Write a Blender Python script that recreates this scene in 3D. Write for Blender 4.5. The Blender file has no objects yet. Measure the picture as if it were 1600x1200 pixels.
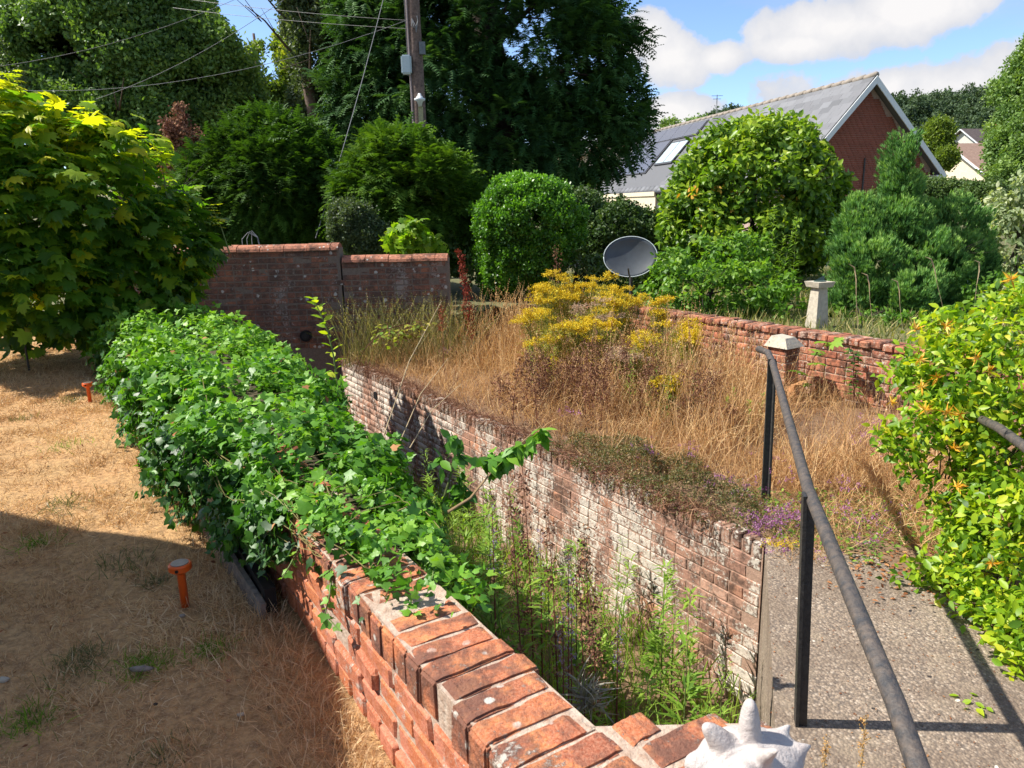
import bpy, bmesh, math, random
import numpy as np
from mathutils import Vector, Matrix
rad = math.radians
sc = bpy.context.scene
C = sc.collection

# ------------------------------------------------------------------ camera
F = 1164.0; HC = 1.9
PITCH = rad(13.5); ROLL = rad(1.2)
_fw = np.array([0, math.cos(PITCH), -math.sin(PITCH)]); _up = np.array([0, math.sin(PITCH), math.cos(PITCH)]); _rt = np.array([1., 0, 0])
_R = _rt*math.cos(ROLL) - _up*math.sin(ROLL); _U = _up*math.cos(ROLL) + _rt*math.sin(ROLL)
cd = bpy.data.cameras.new('camera'); cam = bpy.data.objects.new('camera', cd); C.objects.link(cam)
cd.sensor_width = 36; cd.lens = 36*F/1600; cd.clip_start = 0.05; cd.clip_end = 6000
cd.dof.use_dof = True; cd.dof.focus_distance = 6.0; cd.dof.aperture_fstop = 12
M = Matrix((tuple(_R), tuple(_U), tuple(-_fw))).transposed().to_4x4(); M.translation = (0, 0, HC)
cam.matrix_world = M
sc.camera = cam
# ------------------------------------------------------------------ light
sunv = Vector((-.667, .06, .745)).normalized()
sl = bpy.data.lights.new('sun', 'SUN'); sl.energy = 3.0; sl.angle = rad(.53); sl.color = (1, .95, .86)
so = bpy.data.objects.new('sun', sl); C.objects.link(so); so.rotation_euler = sunv.to_track_quat('Z', 'Y').to_euler()
w = bpy.data.worlds.new("World"); sc.world = w; w.use_nodes = True
sc.view_settings.view_transform = 'Standard'; sc.view_settings.look = 'None'
sc.view_settings.exposure = 1.62; sc.view_settings.gamma = 1
try: sc.view_settings.use_curve_mapping = False
except Exception: pass
sc.cycles.max_bounces = 9; sc.cycles.diffuse_bounces = 6; sc.cycles.glossy_bounces = 2; sc.cycles.transmission_bounces = 4
sc.cycles.sample_clamp_indirect = 8; sc.cycles.use_denoising = True


def at(px, py, Y):
    """point of the place seen at photo pixel px,py, Y metres ahead"""
    d = _fw + _R*(px-800)/F + _U*(600-py)/F
    return d*Y/d[1] + np.array([0, 0, HC])


def atz(px, py, z):
    d = _fw + _R*(px-800)/F + _U*(600-py)/F
    return d*(z-HC)/d[2] + np.array([0, 0, HC])


class NT:
    def __init__(s, tree): s.t = tree; s.n = tree.nodes; s.l = tree.links; s.n.clear()
    def add(s, typ, ins=None, **kw):
        nd = s.n.new(typ)
        for k, v in kw.items(): setattr(nd, k, v)
        for k, v in (ins or {}).items():
            if isinstance(v, bpy.types.NodeSocket): s.l.new(v, nd.inputs[k])
            else: nd.inputs[k].default_value = v
        return nd
    def math(s, op, a, b=None, clamp=False):
        i = {0: a}
        if b is not None: i[1] = b
        return s.add('ShaderNodeMath', i, operation=op, use_clamp=clamp).outputs[0]
    def vm(s, op, a, b=None, out=0):
        i = {0: a}
        if b is not None: i[1] = b
        return s.add('ShaderNodeVectorMath', i, operation=op).outputs[out]
    def noise(s, vec, scale, detail=4, rough=.55, dist=0):
        i = {'Scale': scale, 'Detail': detail, 'Roughness': rough, 'Distortion': dist}
        if vec is not None: i['Vector'] = vec
        return s.add('ShaderNodeTexNoise', i).outputs[0]
    def ramp(s, fac, stops, interp='LINEAR'):
        r = s.add('ShaderNodeValToRGB', {0: fac}); cr = r.color_ramp; cr.interpolation = interp
        while len(cr.elements) < len(stops): cr.elements.new(.5)
        for e, (p, c) in zip(cr.elements, stops):
            e.position = p; e.color = (c, c, c, 1) if isinstance(c, (int, float)) else (*c, 1)
        return r.outputs[0]
    def mix(s, fac, a, b, blend='MIX'):
        m = s.add('ShaderNodeMix', None, data_type='RGBA', blend_type=blend)
        for i, v in ((0, fac), (6, a), (7, b)):
            if isinstance(v, bpy.types.NodeSocket): s.l.new(v, m.inputs[i])
            else: m.inputs[i].default_value = v if i == 0 else (*v, 1)
        return m.outputs[2]


# sky: physical sky plus cumulus
nt = NT(w.node_tree)
sky = nt.add('ShaderNodeTexSky', sky_type='NISHITA', sun_disc=False)
sky.sun_elevation = rad(48); sky.sun_rotation = math.atan2(sunv.x, sunv.y); sky.air_density = .65; sky.dust_density = .25; sky.ozone_density = 1.2
tc = nt.add('ShaderNodeTexCoord').outputs['Generated']
n1 = nt.noise(tc, 7, 7, .6); n2 = nt.noise(nt.vm('ADD', nt.vm('MULTIPLY', tc, (1, 1, 2.0)), (3.1, 1.7, .4)), 2.2, 5, .55)
blobs = []
for px, py, rx, ry in [(1060, 95, 80, 48), (1120, 90, 60, 30), (1010, 60, 60, 40), (1050, 175, 80, 34), (1320, 40, 170, 46), (1250, 70, 90, 28), (1420, 15, 150, 45),
                       (1380, 140, 90, 34), (1500, 135, 150, 40), (1620, 100, 120, 60), (1220, 190, 160, 18), (-20, 10, 90, 110), (950, 250, 130, 40), (700, -300, 300, 60),
                       (1400, -400, 300, 90), (100, -350, 260, 80), (2100, 60, 260, 90), (2400, -200, 260, 90)]:
    d = _fw + _R*(px-800)/F + _U*(600-py)/F; L = np.linalg.norm(d); d = d/L
    rx_, ry_ = rx/F/L, ry/F/L
    v = nt.vm('MULTIPLY', nt.vm('SUBTRACT', tc, tuple(d)), (1/rx_, 1/rx_, 1/ry_))
    blobs.append(nt.math('SUBTRACT', 1.0, nt.vm('LENGTH', v, out=1)))
m = blobs[0]
for b in blobs[1:]: m = nt.math('MAXIMUM', m, b)
m = nt.math('MAXIMUM', m, -1.5)
gen = nt.math('MULTIPLY', nt.math('SUBTRACT', n2, .55), 6.0)
m = nt.math('MAXIMUM', m, gen)
m = nt.math('ADD', m, nt.math('MULTIPLY', nt.math('SUBTRACT', n1, .5), 2.8))
mask = nt.ramp(m, [(0, 0), (.08, .35), (.22, .93), (.4, 1)], 'EASE')
shade = nt.ramp(nt.math('ADD', nt.math('MULTIPLY', m, .5), nt.math('MULTIPLY', nt.noise(tc, 11, 4), .6)), [(.2, (.66, .70, .80)), (.75, (1.05, 1.03, 1.03))])
wisp = nt.math('MULTIPLY', nt.ramp(nt.noise(nt.vm('MULTIPLY', tc, (1, 1, 5)), 3, 6, .65), [(.5, 0), (.85, 1)]), .45)
bg1 = nt.add('ShaderNodeBackground', {0: nt.mix(1.0, sky.outputs[0], (.53, .565, .60), 'MULTIPLY'), 1: .138}).outputs[0]
bg2 = nt.add('ShaderNodeBackground', {0: shade, 1: .30}).outputs[0]
fac = nt.math('MAXIMUM', mask, wisp)
mx = nt.add('ShaderNodeMixShader', {0: fac, 1: bg1, 2: bg2}).outputs[0]
nt.add('ShaderNodeOutputWorld', {0: mx})

# ------------------------------------------------------------------ object helpers
def tag(o, label=None, cat=None, group=None, kind=None):
    if label: o['label'] = label
    if cat: o['category'] = cat
    if group: o['group'] = group
    if kind: o['kind'] = kind
    return o
def nth(i, n): return 'leftmost' if i == 0 else 'rightmost' if i == n-1 else ['', 'second from the left', 'third from the left', 'fourth from the left', 'fifth from the left'][i]
def empty(name, loc=(0, 0, 0), rz=0, label=None, cat=None, group=None):
    o = bpy.data.objects.new(name, None); C.objects.link(o); o.location = loc; o.rotation_euler = (0, 0, rz); o.empty_display_size = .1
    return tag(o, label, cat, group)
def link(name, me, mat=None, parent=None, kind=None):
    o = bpy.data.objects.new(name, me); C.objects.link(o)
    if mat and not me.materials: me.materials.append(mat)
    if parent:
        o.parent = parent
    if kind: o['kind'] = kind
    return o
def plink(name, me, mat, parent, kind=None):
    """child whose mesh is in world coordinates"""
    if kind is None and name in MANY: kind = 'stuff'
    o = link(name, me, mat, parent, kind)
    o.matrix_parent_inverse = parent_world(parent).inverted()
    return o
MANY = {'stems', 'branches', 'limbs', 'flowers', 'leaves', 'flower_heads', 'blossoms', 'strand_leaves', 'stem_leaves', 'runner_leaves', 'climbing_stem_leaves', 'orange_leaf', 'cable_loop', 'leading_shoots', 'hidden_bricks', 'stem'}
def parent_world(p):
    m = Matrix.LocRotScale(p.location, p.rotation_euler, p.scale)
    return (parent_world(p.parent) @ p.matrix_parent_inverse @ m) if p.parent else m
def mesh(name, V, Fc, smooth=False):
    me = bpy.data.meshes.new(name); me.from_pydata([tuple(map(float, v)) for v in V], [], Fc); me.update()
    if smooth: me.polygons.foreach_set('use_smooth', [True]*len(me.polygons))
    return me
def bm_mesh(name, bm, smooth=False):
    me = bpy.data.meshes.new(name); bm.to_mesh(me); bm.free()
    if smooth: me.polygons.foreach_set('use_smooth', [True]*len(me.polygons))
    return me

class Acc:
    """collects boxes, tubes, lathes into one mesh"""
    def __init__(s): s.V = []; s.F = []
    def box(s, c, size, rz=0, rot=None):
        x, y, z = [v/2 for v in size]; R = rot or Matrix.Rotation(rz, 3, 'Z'); b = len(s.V)
        for dx, dy, dz in ((-1,-1,-1),(1,-1,-1),(1,1,-1),(-1,1,-1),(-1,-1,1),(1,-1,1),(1,1,1),(-1,1,1)):
            s.V.append(Vector(c) + R @ Vector((dx*x, dy*y, dz*z)))
        s.F += [[b+i for i in f] for f in ((0,3,2,1),(4,5,6,7),(0,1,5,4),(1,2,6,5),(2,3,7,6),(3,0,4,7))]
        return s
    def tube(s, pts, r, n=6, cap=True):
        pts = [Vector(p) for p in pts]; k = len(pts); b = len(s.V)
        rs = r if isinstance(r, (list, tuple, np.ndarray)) else [r]*k
        prev = None
        for i, p in enumerate(pts):
            t = (pts[min(i+1, k-1)] - pts[max(i-1, 0)]).normalized()
            a = t.orthogonal().normalized() if prev is None else (prev - t*prev.dot(t)).normalized()
            prev = a; c = t.cross(a)
            for j in range(n):
                th = 2*math.pi*j/n; s.V.append(p + (a*math.cos(th) + c*math.sin(th))*rs[i])
        for i in range(k-1):
            for j in range(n):
                j2 = (j+1) % n; s.F.append([b+i*n+j, b+i*n+j2, b+(i+1)*n+j2, b+(i+1)*n+j])
        if cap: s.F.append([b+j for j in range(n)][::-1]); s.F.append([b+(k-1)*n+j for j in range(n)])
        return s
    def lathe(s, prof, c=(0, 0, 0), n=24):
        b = len(s.V)
        for r, z in prof:
            for j in range(n):
                th = 2*math.pi*j/n; s.V.append(Vector(c) + Vector((r*math.cos(th), r*math.sin(th), z)))
        for i in range(len(prof)-1):
            for j in range(n):
                j2 = (j+1) % n; s.F.append([b+i*n+j, b+i*n+j2, b+(i+1)*n+j2, b+(i+1)*n+j])
        s.F.append([b+j for j in range(n)][::-1]); s.F.append([b+(len(prof)-1)*n+j for j in range(n)])
        return s
    def poly(s, pts):
        b = len(s.V); s.V += [Vector(p) for p in pts]; s.F.append(list(range(b, b+len(pts)))); return s
    def make(s, name, smooth=False): return mesh(name, s.V, s.F, smooth)

def prism(poly, z0, z1):
    a = Acc(); n = len(poly)
    a.V = [Vector((x, y, z0)) for x, y in poly] + [Vector((x, y, z1)) for x, y in poly]
    a.F = [list(range(n))[::-1], list(range(n, 2*n))] + [[i, (i+1) % n, n+(i+1) % n, n+i] for i in range(n)]
    return a

# vectorised scattering -------------------------------------------------
class T:
    def __init__(s, V, Fc):
        s.V = np.array(V, float); s.loops = np.concatenate([np.array(f) for f in Fc]); s.tot = np.array([len(f) for f in Fc])
def norm(a): return a/np.maximum(np.linalg.norm(a, axis=-1, keepdims=True), 1e-9)
def frames(Y, Z):
    Y = norm(Y); X = norm(np.cross(Y, Z)); Z = np.cross(X, Y)
    return np.stack([X, Y, Z], -1)       # columns
def scatter(name, temps, P, Y, Z, S, rnd, rng, var=None):
    """merge one template per point into one mesh, face attribute rnd"""
    P = np.asarray(P, float); n = len(P); Rm = frames(Y, Z); S = np.broadcast_to(S, (n,)) if np.ndim(S) <= 1 else S
    which = rng.integers(0, len(temps), n)
    co, lo, to, ra = [], [], [], []; off = 0
    for k, t in enumerate(temps):
        ix = np.nonzero(which == k)[0]
        if len(ix) == 0: continue
        v = np.einsum('nij,kj->nki', Rm[ix], t.V)*S[ix][:, None, None] + P[ix][:, None, :]
        nv = len(t.V); co.append(v.reshape(-1, 3))
        lo.append((t.loops[None, :] + (off + np.arange(len(ix))*nv)[:, None]).ravel())
        to.append(np.tile(t.tot, len(ix))); ra.append(np.repeat(rnd[ix], len(t.tot))); off += nv*len(ix)
    co = np.concatenate(co); lo = np.concatenate(lo); to = np.concatenate(to); ra = np.concatenate(ra)
    return raw_mesh(name, co, lo, to, ra)
def raw_mesh(name, co, lo, to, ra=None):
    me = bpy.data.meshes.new(name); me.vertices.add(len(co)); me.vertices.foreach_set('co', co.astype(np.float32).ravel())
    me.loops.add(len(lo)); me.loops.foreach_set('vertex_index', lo.astype(np.int32))
    me.polygons.add(len(to)); st = np.concatenate([[0], np.cumsum(to)[:-1]])
    me.polygons.foreach_set('loop_start', st.astype(np.int32)); me.polygons.foreach_set('loop_total', to.astype(np.int32))
    if ra is not None:
        a = me.attributes.new('rnd', 'FLOAT', 'FACE'); a.data.foreach_set('value', ra.astype(np.float32))
    me.update(calc_edges=True); return me
def rvec(rng, n): return norm(rng.normal(size=(n, 3)))

# leaf templates: x across, y along, z normal
def fan(outline, c=(0, .3, 0), droop=.15):
    V = [c] + [(x, y, -droop*(x*x + (y-c[1])**2)*1.6 + (.03 if i % 2 else -.02)) for i, (x, y) in enumerate(outline)]
    n = len(outline); return T(V, [[0, i+1, (i+1) % n + 1] for i in range(n)])
OVATE = [T([(0,0,0),(-.2,.22,.05),(-.27,.5,.06),(-.14,.8,.0),(0,1,-.08),(.14,.8,0),(.27,.5,.06),(.2,.22,.05),(0,.5,-.02)],
           [[0,8,2,1],[8,4,3,2],[0,7,6,8],[8,6,5,4]]),
         T([(0,0,0),(-.18,.25,-.02),(-.23,.55,-.03),(0,1,-.2),(.23,.55,.08),(.18,.25,.07),(0,.5,.04)], [[0,6,2,1],[6,3,2],[0,5,4,6],[6,4,3]])]
LANCE = [T([(0,0,0),(-.09,.35,.02),(0,1,-.18),(.09,.35,.02),(0,.45,-.02)], [[0,4,1],[4,2,1],[0,3,4],[4,3,2]])]
ivy_out = [(0,0),(-.28,-.06),(-.42,.16),(-.5,.38),(-.24,.48),(-.14,.72),(0,1),(.14,.72),(.24,.48),(.5,.38),(.42,.16),(.28,-.06)]
IVY = [fan(ivy_out), fan([(x*.9, y*1.05) for x, y in ivy_out], droop=.3), fan([(x*1.1, y*.9) for x, y in ivy_out], droop=-.1)]
map_out = [(0,0),(-.2,-.1),(-.42,.02),(-.36,.2),(-.62,.34),(-.42,.42),(-.5,.62),(-.24,.55),(-.2,.78),(-.08,.82),(0,1.05),(.08,.82),(.2,.78),(.24,.55),(.5,.62),(.42,.42),(.62,.34),(.36,.2),(.42,.02),(.2,-.1)]
MAPLE = [fan(map_out, (0,.32,.02), .22), fan([(x*.95, y) for x, y in map_out], (0,.3,.05), .45), fan([(x*1.05, y*.92) for x, y in map_out], (0,.3,0), .05)]
def clump(rng, n, r, l, wd):
    V, Fc = [], []
    for i in range(n):
        c = rng.normal(size=3)*r*.55; d = rvec(rng, 1)[0]; d[2] -= .15; d = norm(d); s = norm(np.cross(d, rng.normal(size=3)))*wd*l/2; b = len(V)
        V += [c, c + d*l*.5 + s, c + d*l, c + d*l*.5 - s]; Fc.append([b, b+1, b+2, b+3])
    return T(V, Fc)
_r = np.random.default_rng(5)
CLUMP = [clump(_r, 7, .5, .55, .6) for _ in range(6)]
def spray(rng, n=6, droop=.35, wd=.16):
    V, Fc = [], []
    for i in range(n):
        y = i/n; z = -droop*y*y
        for sgn in (-1, 1):
            l = (.34 - .2*y)*(1 + .3*rng.normal()); b = len(V)
            V += [(0, y, z), (sgn*l, y+.3*l+.08, z - .35*l), (0, y+wd, z-.02)]; Fc.append([b, b+1, b+2])
    b = len(V); V += [(-.03, .75, -droop*.6), (0, 1.1, -droop*1.25), (.03, .75, -droop*.6)]; Fc.append([b, b+1, b+2])
    return T(V, Fc)
SPRAY = [spray(_r) for _ in range(4)]
def tuft(rng, n=9, spread=.5, wd=.07):
    V, Fc = [], []
    for i in range(n):
        a = rng.uniform(0, 2*math.pi); sp = spread*rng.uniform(.2, 1); l = rng.uniform(.6, 1.1); c = np.array([math.cos(a)*.08, 0, math.sin(a)*.08])
        tip = np.array([math.cos(a)*sp, l, math.sin(a)*sp]); s = np.array([-math.sin(a), 0, math.cos(a)])*wd; mid = (c+tip)/2*1.0; b = len(V)
        V += [c, mid + s, tip, mid - s]; Fc.append([b, b+1, b+2, b+3])
    return T(V, Fc)
TUFT = [tuft(_r) for _ in range(4)]
def blade(bend, wd=.03, seg=3):
    V, Fc = [], []
    for i in range(seg):
        t = i/seg; wv = wd*(1-t*.6); y = math.sin(t*bend)/bend; z = (1-math.cos(t*bend))/bend
        V += [(-wv, y, z), (wv, y, z)]
    V.append((0, math.sin(bend)/bend, (1-math.cos(bend))/bend))
    for i in range(seg-1): Fc.append([2*i, 2*i+1, 2*i+3, 2*i+2])
    Fc.append([2*seg-2, 2*seg-1, 2*seg]); return T(V, Fc)
BLADE = [blade(b) for b in (.3, .8, 1.4)]
def seedstem(rng, wd=.0035, bend=.4):
    t0 = blade(bend, wd, 4); V = [tuple(v) for v in t0.V]; k = 0; Fc = []
    for n in t0.tot: Fc.append(list(t0.loops[k:k+n])); k += n
    for i in range(9):
        t = .72 + .28*i/8; y = math.sin(t*bend)/bend; z = (1-math.cos(t*bend))/bend; a = rng.uniform(0, 6.28); l = .045*(1.25-t)*1.7; b = len(V)
        V += [(0, y, z), (math.cos(a)*l*.5, y+l*.55, z+math.sin(a)*l*.5), (math.cos(a)*.003, y+l*.9, z)]; Fc.append([b, b+1, b+2])
    return T(V, Fc)
SEED = [seedstem(_r, .0035, b) for b in (.25, .5, .9)]

# ------------------------------------------------------------------ materials
def leafmat(name, stops, trans=.35, rough=.45, spec=.35, tint=None, tcol=None):
    m = bpy.data.materials.new(name); m.use_nodes = True; n = NT(m.node_tree)
    a = n.add('ShaderNodeAttribute', attribute_name='rnd').outputs['Fac']
    oi = n.add('ShaderNodeObjectInfo').outputs['Random']
    f = n.math('ADD', a, n.math('MULTIPLY', n.math('SUBTRACT', oi, .5), .12))
    col = n.ramp(f, stops)
    geo = n.add('ShaderNodeNewGeometry')
    nz = n.noise(geo.outputs['Position'], 40, 3)
    col = n.mix(n.math('MULTIPLY', nz, .35), col, n.mix(1.0, col, (.55, .55, .5), 'MULTIPLY'))
    p = n.add('ShaderNodeBsdfPrincipled', {'Base Color': col, 'Roughness': rough, 'Specular IOR Level': spec})
    if trans > 0:
        tcn = n.mix(1.0, col, tcol or (1.5, 1.6, .5), 'MULTIPLY')
        tr = n.add('ShaderNodeBsdfTranslucent', {'Color': tcn}).outputs[0]
        out = n.add('ShaderNodeMixShader', {0: trans, 1: p.outputs[0], 2: tr}).outputs[0]
    else: out = p.outputs[0]
    n.add('ShaderNodeOutputMaterial', {0: out}); return m
def plain(name, col, rough=.6, metal=0, bump=0, scale=30, var=.25, col2=None, spec=.4):
    m = bpy.data.materials.new(name); m.use_nodes = True; n = NT(m.node_tree)
    pos = n.add('ShaderNodeTexCoord').outputs['Object']
    nz = n.noise(pos, scale, 6, .65); nb = n.noise(pos, scale*.15, 3)
    c = n.mix(n.ramp(nz, [(.35, 0), (.7, 1)]), col, col2 or tuple(v*(1-var*1.6) for v in col))
    c = n.mix(n.math('MULTIPLY', nb, var), c, tuple(v*.6 for v in col))
    i = {'Base Color': c, 'Roughness': rough, 'Metallic': metal, 'Specular IOR Level': spec}
    if bump: i['Normal'] = n.add('ShaderNodeBump', {'Height': nz, 'Strength': bump, 'Distance': .01}).outputs[0]
    p = n.add('ShaderNodeBsdfPrincipled', i); n.add('ShaderNodeOutputMaterial', {0: p.outputs[0]}); return m
def brickmat(name, stops, wash=0, lichen=0, grime=0, washcol=(.62, .56, .48), grimecol=(.035, .028, .024), patch=None, bump=.6, fine=1.0):
    m = bpy.data.materials.new(name); m.use_nodes = True; n = NT(m.node_tree)
    oi = n.add('ShaderNodeObjectInfo').outputs['Random']; pos = n.add('ShaderNodeNewGeometry').outputs['Position']
    att = n.add('ShaderNodeAttribute', attribute_name='rnd').outputs['Fac']
    sel = n.math('FRACT', n.math('ADD', n.math('MULTIPLY', oi, 1.0), att))
    base = n.ramp(sel, stops)
    nf = n.noise(pos, 160*fine, 5, .7); nm = n.noise(pos, 34*fine, 5, .6); nl = n.noise(pos, 7, 4)
    base = n.mix(n.math('MULTIPLY', nm, .7), base, n.mix(1., base, (.45, .36, .34), 'MULTIPLY'))
    if patch: base = n.mix(n.ramp(n.noise(pos, 13, 4, .6), [(.5, 0), (.56, 1)]), base, patch)
    base = n.mix(n.ramp(nf, [(.3, .35), (.6, 0)]), base, (.75, .45, .3))
    h = n.math('ADD', n.math('MULTIPLY', nf, .35), n.math('MULTIPLY', nm, 1.))
    if grime:
        g = n.ramp(n.math('ADD', n.math('MULTIPLY', nl, .65), n.math('MULTIPLY', nm, .35)), [(.5-grime*.12, 0), (.62-grime*.1, 1)])
        base = n.mix(n.math('MULTIPLY', g, .75), base, grimecol)
    if wash:
        sv = n.vm('MULTIPLY', pos, (1, 1, .42))
        wv = n.math('ADD', n.math('MULTIPLY', n.noise(sv, 3.2, 6, .65), .52), n.math('MULTIPLY', n.noise(pos, 38, 6, .8), .48))
        wm = n.ramp(wv, [(.535-wash*.06, 0), (.575-wash*.06, 1)])
        base = n.mix(n.math('MULTIPLY', wm, .8), base, n.mix(nm, washcol, tuple(v*.72 for v in washcol)))
        h = n.math('ADD', h, n.math('MULTIPLY', wm, .25))
    if lichen:
        vo = n.add('ShaderNodeTexVoronoi', {'Vector': pos, 'Scale': 16.0 if lichen < 2 else 10.0}).outputs['Distance']
        li = n.ramp(n.math('ADD', vo, n.math('MULTIPLY', n.noise(pos, 60, 4), .25)), [(.25+.03*lichen, 1), (.30+.03*lichen, 0)])
        li = n.math('MULTIPLY', li, n.ramp(n.noise(pos, 5, 3), [(.5, 0), (.58, 1)]))
        base = n.mix(n.math('MULTIPLY', li, .85), base, (.55, .53, .47))
    nrm = n.add('ShaderNodeBump', {'Height': h, 'Strength': bump, 'Distance': .012}).outputs[0]
    p = n.add('ShaderNodeBsdfPrincipled', {'Base Color': base, 'Roughness': .9, 'Specular IOR Level': .2, 'Normal': nrm})
    n.add('ShaderNodeOutputMaterial', {0: p.outputs[0]}); return m

RED = [(0, (.36, .10, .05)), (.3, (.46, .13, .055)), (.55, (.30, .085, .05)), (.8, (.52, .17, .07)), (1, (.40, .12, .06))]
m_cope = brickmat('old_red_coping_brick', [(0, (.50, .15, .065)), (.35, (.36, .11, .06)), (.6, (.60, .19, .075)), (1, (.44, .13, .065))], lichen=.9, grime=.5, grimecol=(.10, .06, .05), patch=(.56, .19, .07), wash=-.45, bump=.9)
m_side = brickmat('old_orange_brick', [(0, (.50, .14, .055)), (.5, (.58, .17, .06)), (1, (.42, .12, .06))], wash=-.35, patch=(.45, .15, .09))
m_retain = brickmat('lime_washed_brick', [(0, (.50, .28, .20)), (.25, (.30, .16, .11)), (.45, (.56, .34, .25)), (.65, (.42, .23, .17)), (.8, (.26, .14, .10)), (1, (.60, .28, .16))], wash=.75, grime=.4, washcol=(.74, .67, .57))
m_far = brickmat('dark_weathered_brick', [(0, (.25, .09, .055)), (.4, (.18, .075, .05)), (.7, (.36, .125, .065)), (1, (.15, .07, .05))], lichen=2.4, grime=.6, grimecol=(.08, .06, .05), wash=-.25, washcol=(.40, .34, .29))
m_farcope = brickmat('terracotta_coping', [(0, (.40, .15, .09)), (.5, (.46, .18, .10)), (1, (.36, .13, .08))], lichen=1.2, grime=.4)
m_right = brickmat('bright_red_brick', [(0, (.40, .13, .07)), (.3, (.50, .19, .10)), (.6, (.44, .12, .06)), (.8, (.34, .12, .07)), (1, (.48, .14, .06))], wash=.25, washcol=(.6, .44, .34), grime=.5, lichen=.8)
m_house = brickmat('house_red_brick', [(0, (.23, .05, .038)), (.5, (.27, .06, .042)), (1, (.20, .045, .035))], bump=.2)
m_mortar = plain('lime_mortar', (.54, .44, .35), .95, bump=1, scale=45, var=.35, col2=(.36, .22, .15))
m_mortar_d = plain('dark_mortar', (.24, .18, .14), .95, bump=.5, scale=60)
m_mortar_h = plain('house_mortar', (.46, .33, .28), .95, scale=20)

def lawnmat():
    m = bpy.data.materials.new('dry_lawn'); m.use_nodes = True; n = NT(m.node_tree)
    pos = n.add('ShaderNodeNewGeometry').outputs['Position']
    a = n.noise(pos, 1.1, 4, .6); b = n.noise(pos, 30, 6, .7); c = n.noise(n.vm('MULTIPLY', pos, (1, 2, 1)), 130, 4, .7)
    col = n.ramp(a, [(.3, (.56, .28, .12)), (.48, (.62, .37, .17)), (.62, (.56, .35, .16)), (.75, (.42, .30, .14))])
    col = n.mix(n.ramp(b, [(.35, .8), (.6, 0)]), col, (.20, .115, .06))
    col = n.mix(n.ramp(c, [(.5, 0), (.7, .7)]), col, (.66, .47, .28))
    nrm = n.add('ShaderNodeBump', {'Height': n.math('ADD', b, n.math('MULTIPLY', c, .5)), 'Strength': .8, 'Distance': .02}).outputs[0]
    p = n.add('ShaderNodeBsdfPrincipled', {'Base Color': col, 'Roughness': .95, 'Specular IOR Level': .1, 'Normal': nrm}); n.add('ShaderNodeOutputMaterial', {0: p.outputs[0]}); return m
m_lawn = lawnmat()
m_soil = plain('bare_soil', (.16, .095, .055), .95, bump=1, scale=25, var=.5, col2=(.30, .19, .11))
m_garden = plain('rough_garden_ground', (.10, .11, .04), .95, bump=.6, scale=8, var=.4, col2=(.18, .15, .07))
def pathmat():
    m = bpy.data.materials.new('exposed_aggregate_concrete'); m.use_nodes = True; n = NT(m.node_tree)
    pos = n.add('ShaderNodeNewGeometry').outputs['Position']
    vo = n.add('ShaderNodeTexVoronoi', {'Vector': pos, 'Scale': 85.0}); v2 = n.add('ShaderNodeTexVoronoi', {'Vector': pos, 'Scale': 190.0})
    col = n.ramp(n.add('ShaderNodeSeparateColor', {0: vo.outputs['Color']}).outputs[0], [(0, (.07, .05, .04)), (.3, (.17, .125, .09)), (.6, (.27, .20, .145)), (.85, (.38, .29, .21)), (1, (.52, .43, .34))])
    col = n.mix(.45, col, n.ramp(n.add('ShaderNodeSeparateColor', {0: v2.outputs['Color']}).outputs[1], [(0, (.08, .06, .05)), (1, (.46, .37, .28))]))
    col = n.mix(n.ramp(vo.outputs['Distance'], [(.45, 0), (.75, .7)]), col, (.12, .10, .085))
    col = n.mix(n.ramp(n.noise(pos, 2.2, 5, .6), [(.42, .0), (.62, .6)]), col, (.15, .11, .08)); col = n.mix(n.ramp(n.noise(pos, 5.5, 6, .7), [(.52, 0), (.7, .5)]), col, (.34, .27, .19))
    li = n.ramp(n.noise(pos, 9, 3), [(.70, 0), (.715, 1)]); col = n.mix(li, col, (.60, .55, .46))
    dk = n.ramp(n.noise(n.vm('ADD', pos, (7, 3, 1)), 16, 2), [(.71, 0), (.73, 1)]); col = n.mix(dk, col, (.035, .03, .028))
    nrm = n.add('ShaderNodeBump', {'Height': vo.outputs['Distance'], 'Strength': .7, 'Distance': -.006}).outputs[0]
    p = n.add('ShaderNodeBsdfPrincipled', {'Base Color': col, 'Roughness': .85, 'Specular IOR Level': .25, 'Normal': nrm}); n.add('ShaderNodeOutputMaterial', {0: p.outputs[0]}); return m
m_path = pathmat()
m_rail = plain('flaked_black_rail_paint', (.045, .045, .048), .55, bump=.8, scale=38, var=.4, col2=(.15, .115, .09))
m_post = plain('black_post_paint', (.02, .02, .02), .5, bump=.4, scale=50, var=.3, col2=(.055, .05, .045))
m_bark = plain('grey_brown_bark', (.16, .11, .08), .95, bump=1, scale=18, var=.5)
m_barkd = plain('dark_bark', (.07, .05, .04), .95, bump=1, scale=18, var=.5)
m_wood = plain('weathered_pole_timber', (.22, .15, .12), .9, bump=.8, scale=22, var=.5)
m_plank = plain('grey_weathered_board', (.30, .25, .21), .9, bump=.8, scale=30, var=.4)
m_black = plain('black_plastic_and_gap', (.015, .015, .017), .5)  # also colours the strip that stands for the dark gap by the board
m_orange = plain('orange_plastic', (.78, .12, .015), .35, scale=12, var=.12)
m_solar = plain('small_solar_cell', (.22, .17, .14), .2)
m_stone = plain('pale_carved_stone', (.52, .46, .36), .9, bump=.6, scale=30, var=.35, col2=(.34, .30, .24))
m_shell = plain('bleached_shell', (.50, .465, .44), .7, bump=.8, scale=35, var=.25, col2=(.40, .34, .32))
m_white = plain('white_paint', (.72, .74, .74), .5, var=.08)
m_grey = plain('grey_box_plastic', (.50, .57, .58), .5, var=.1)
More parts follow.
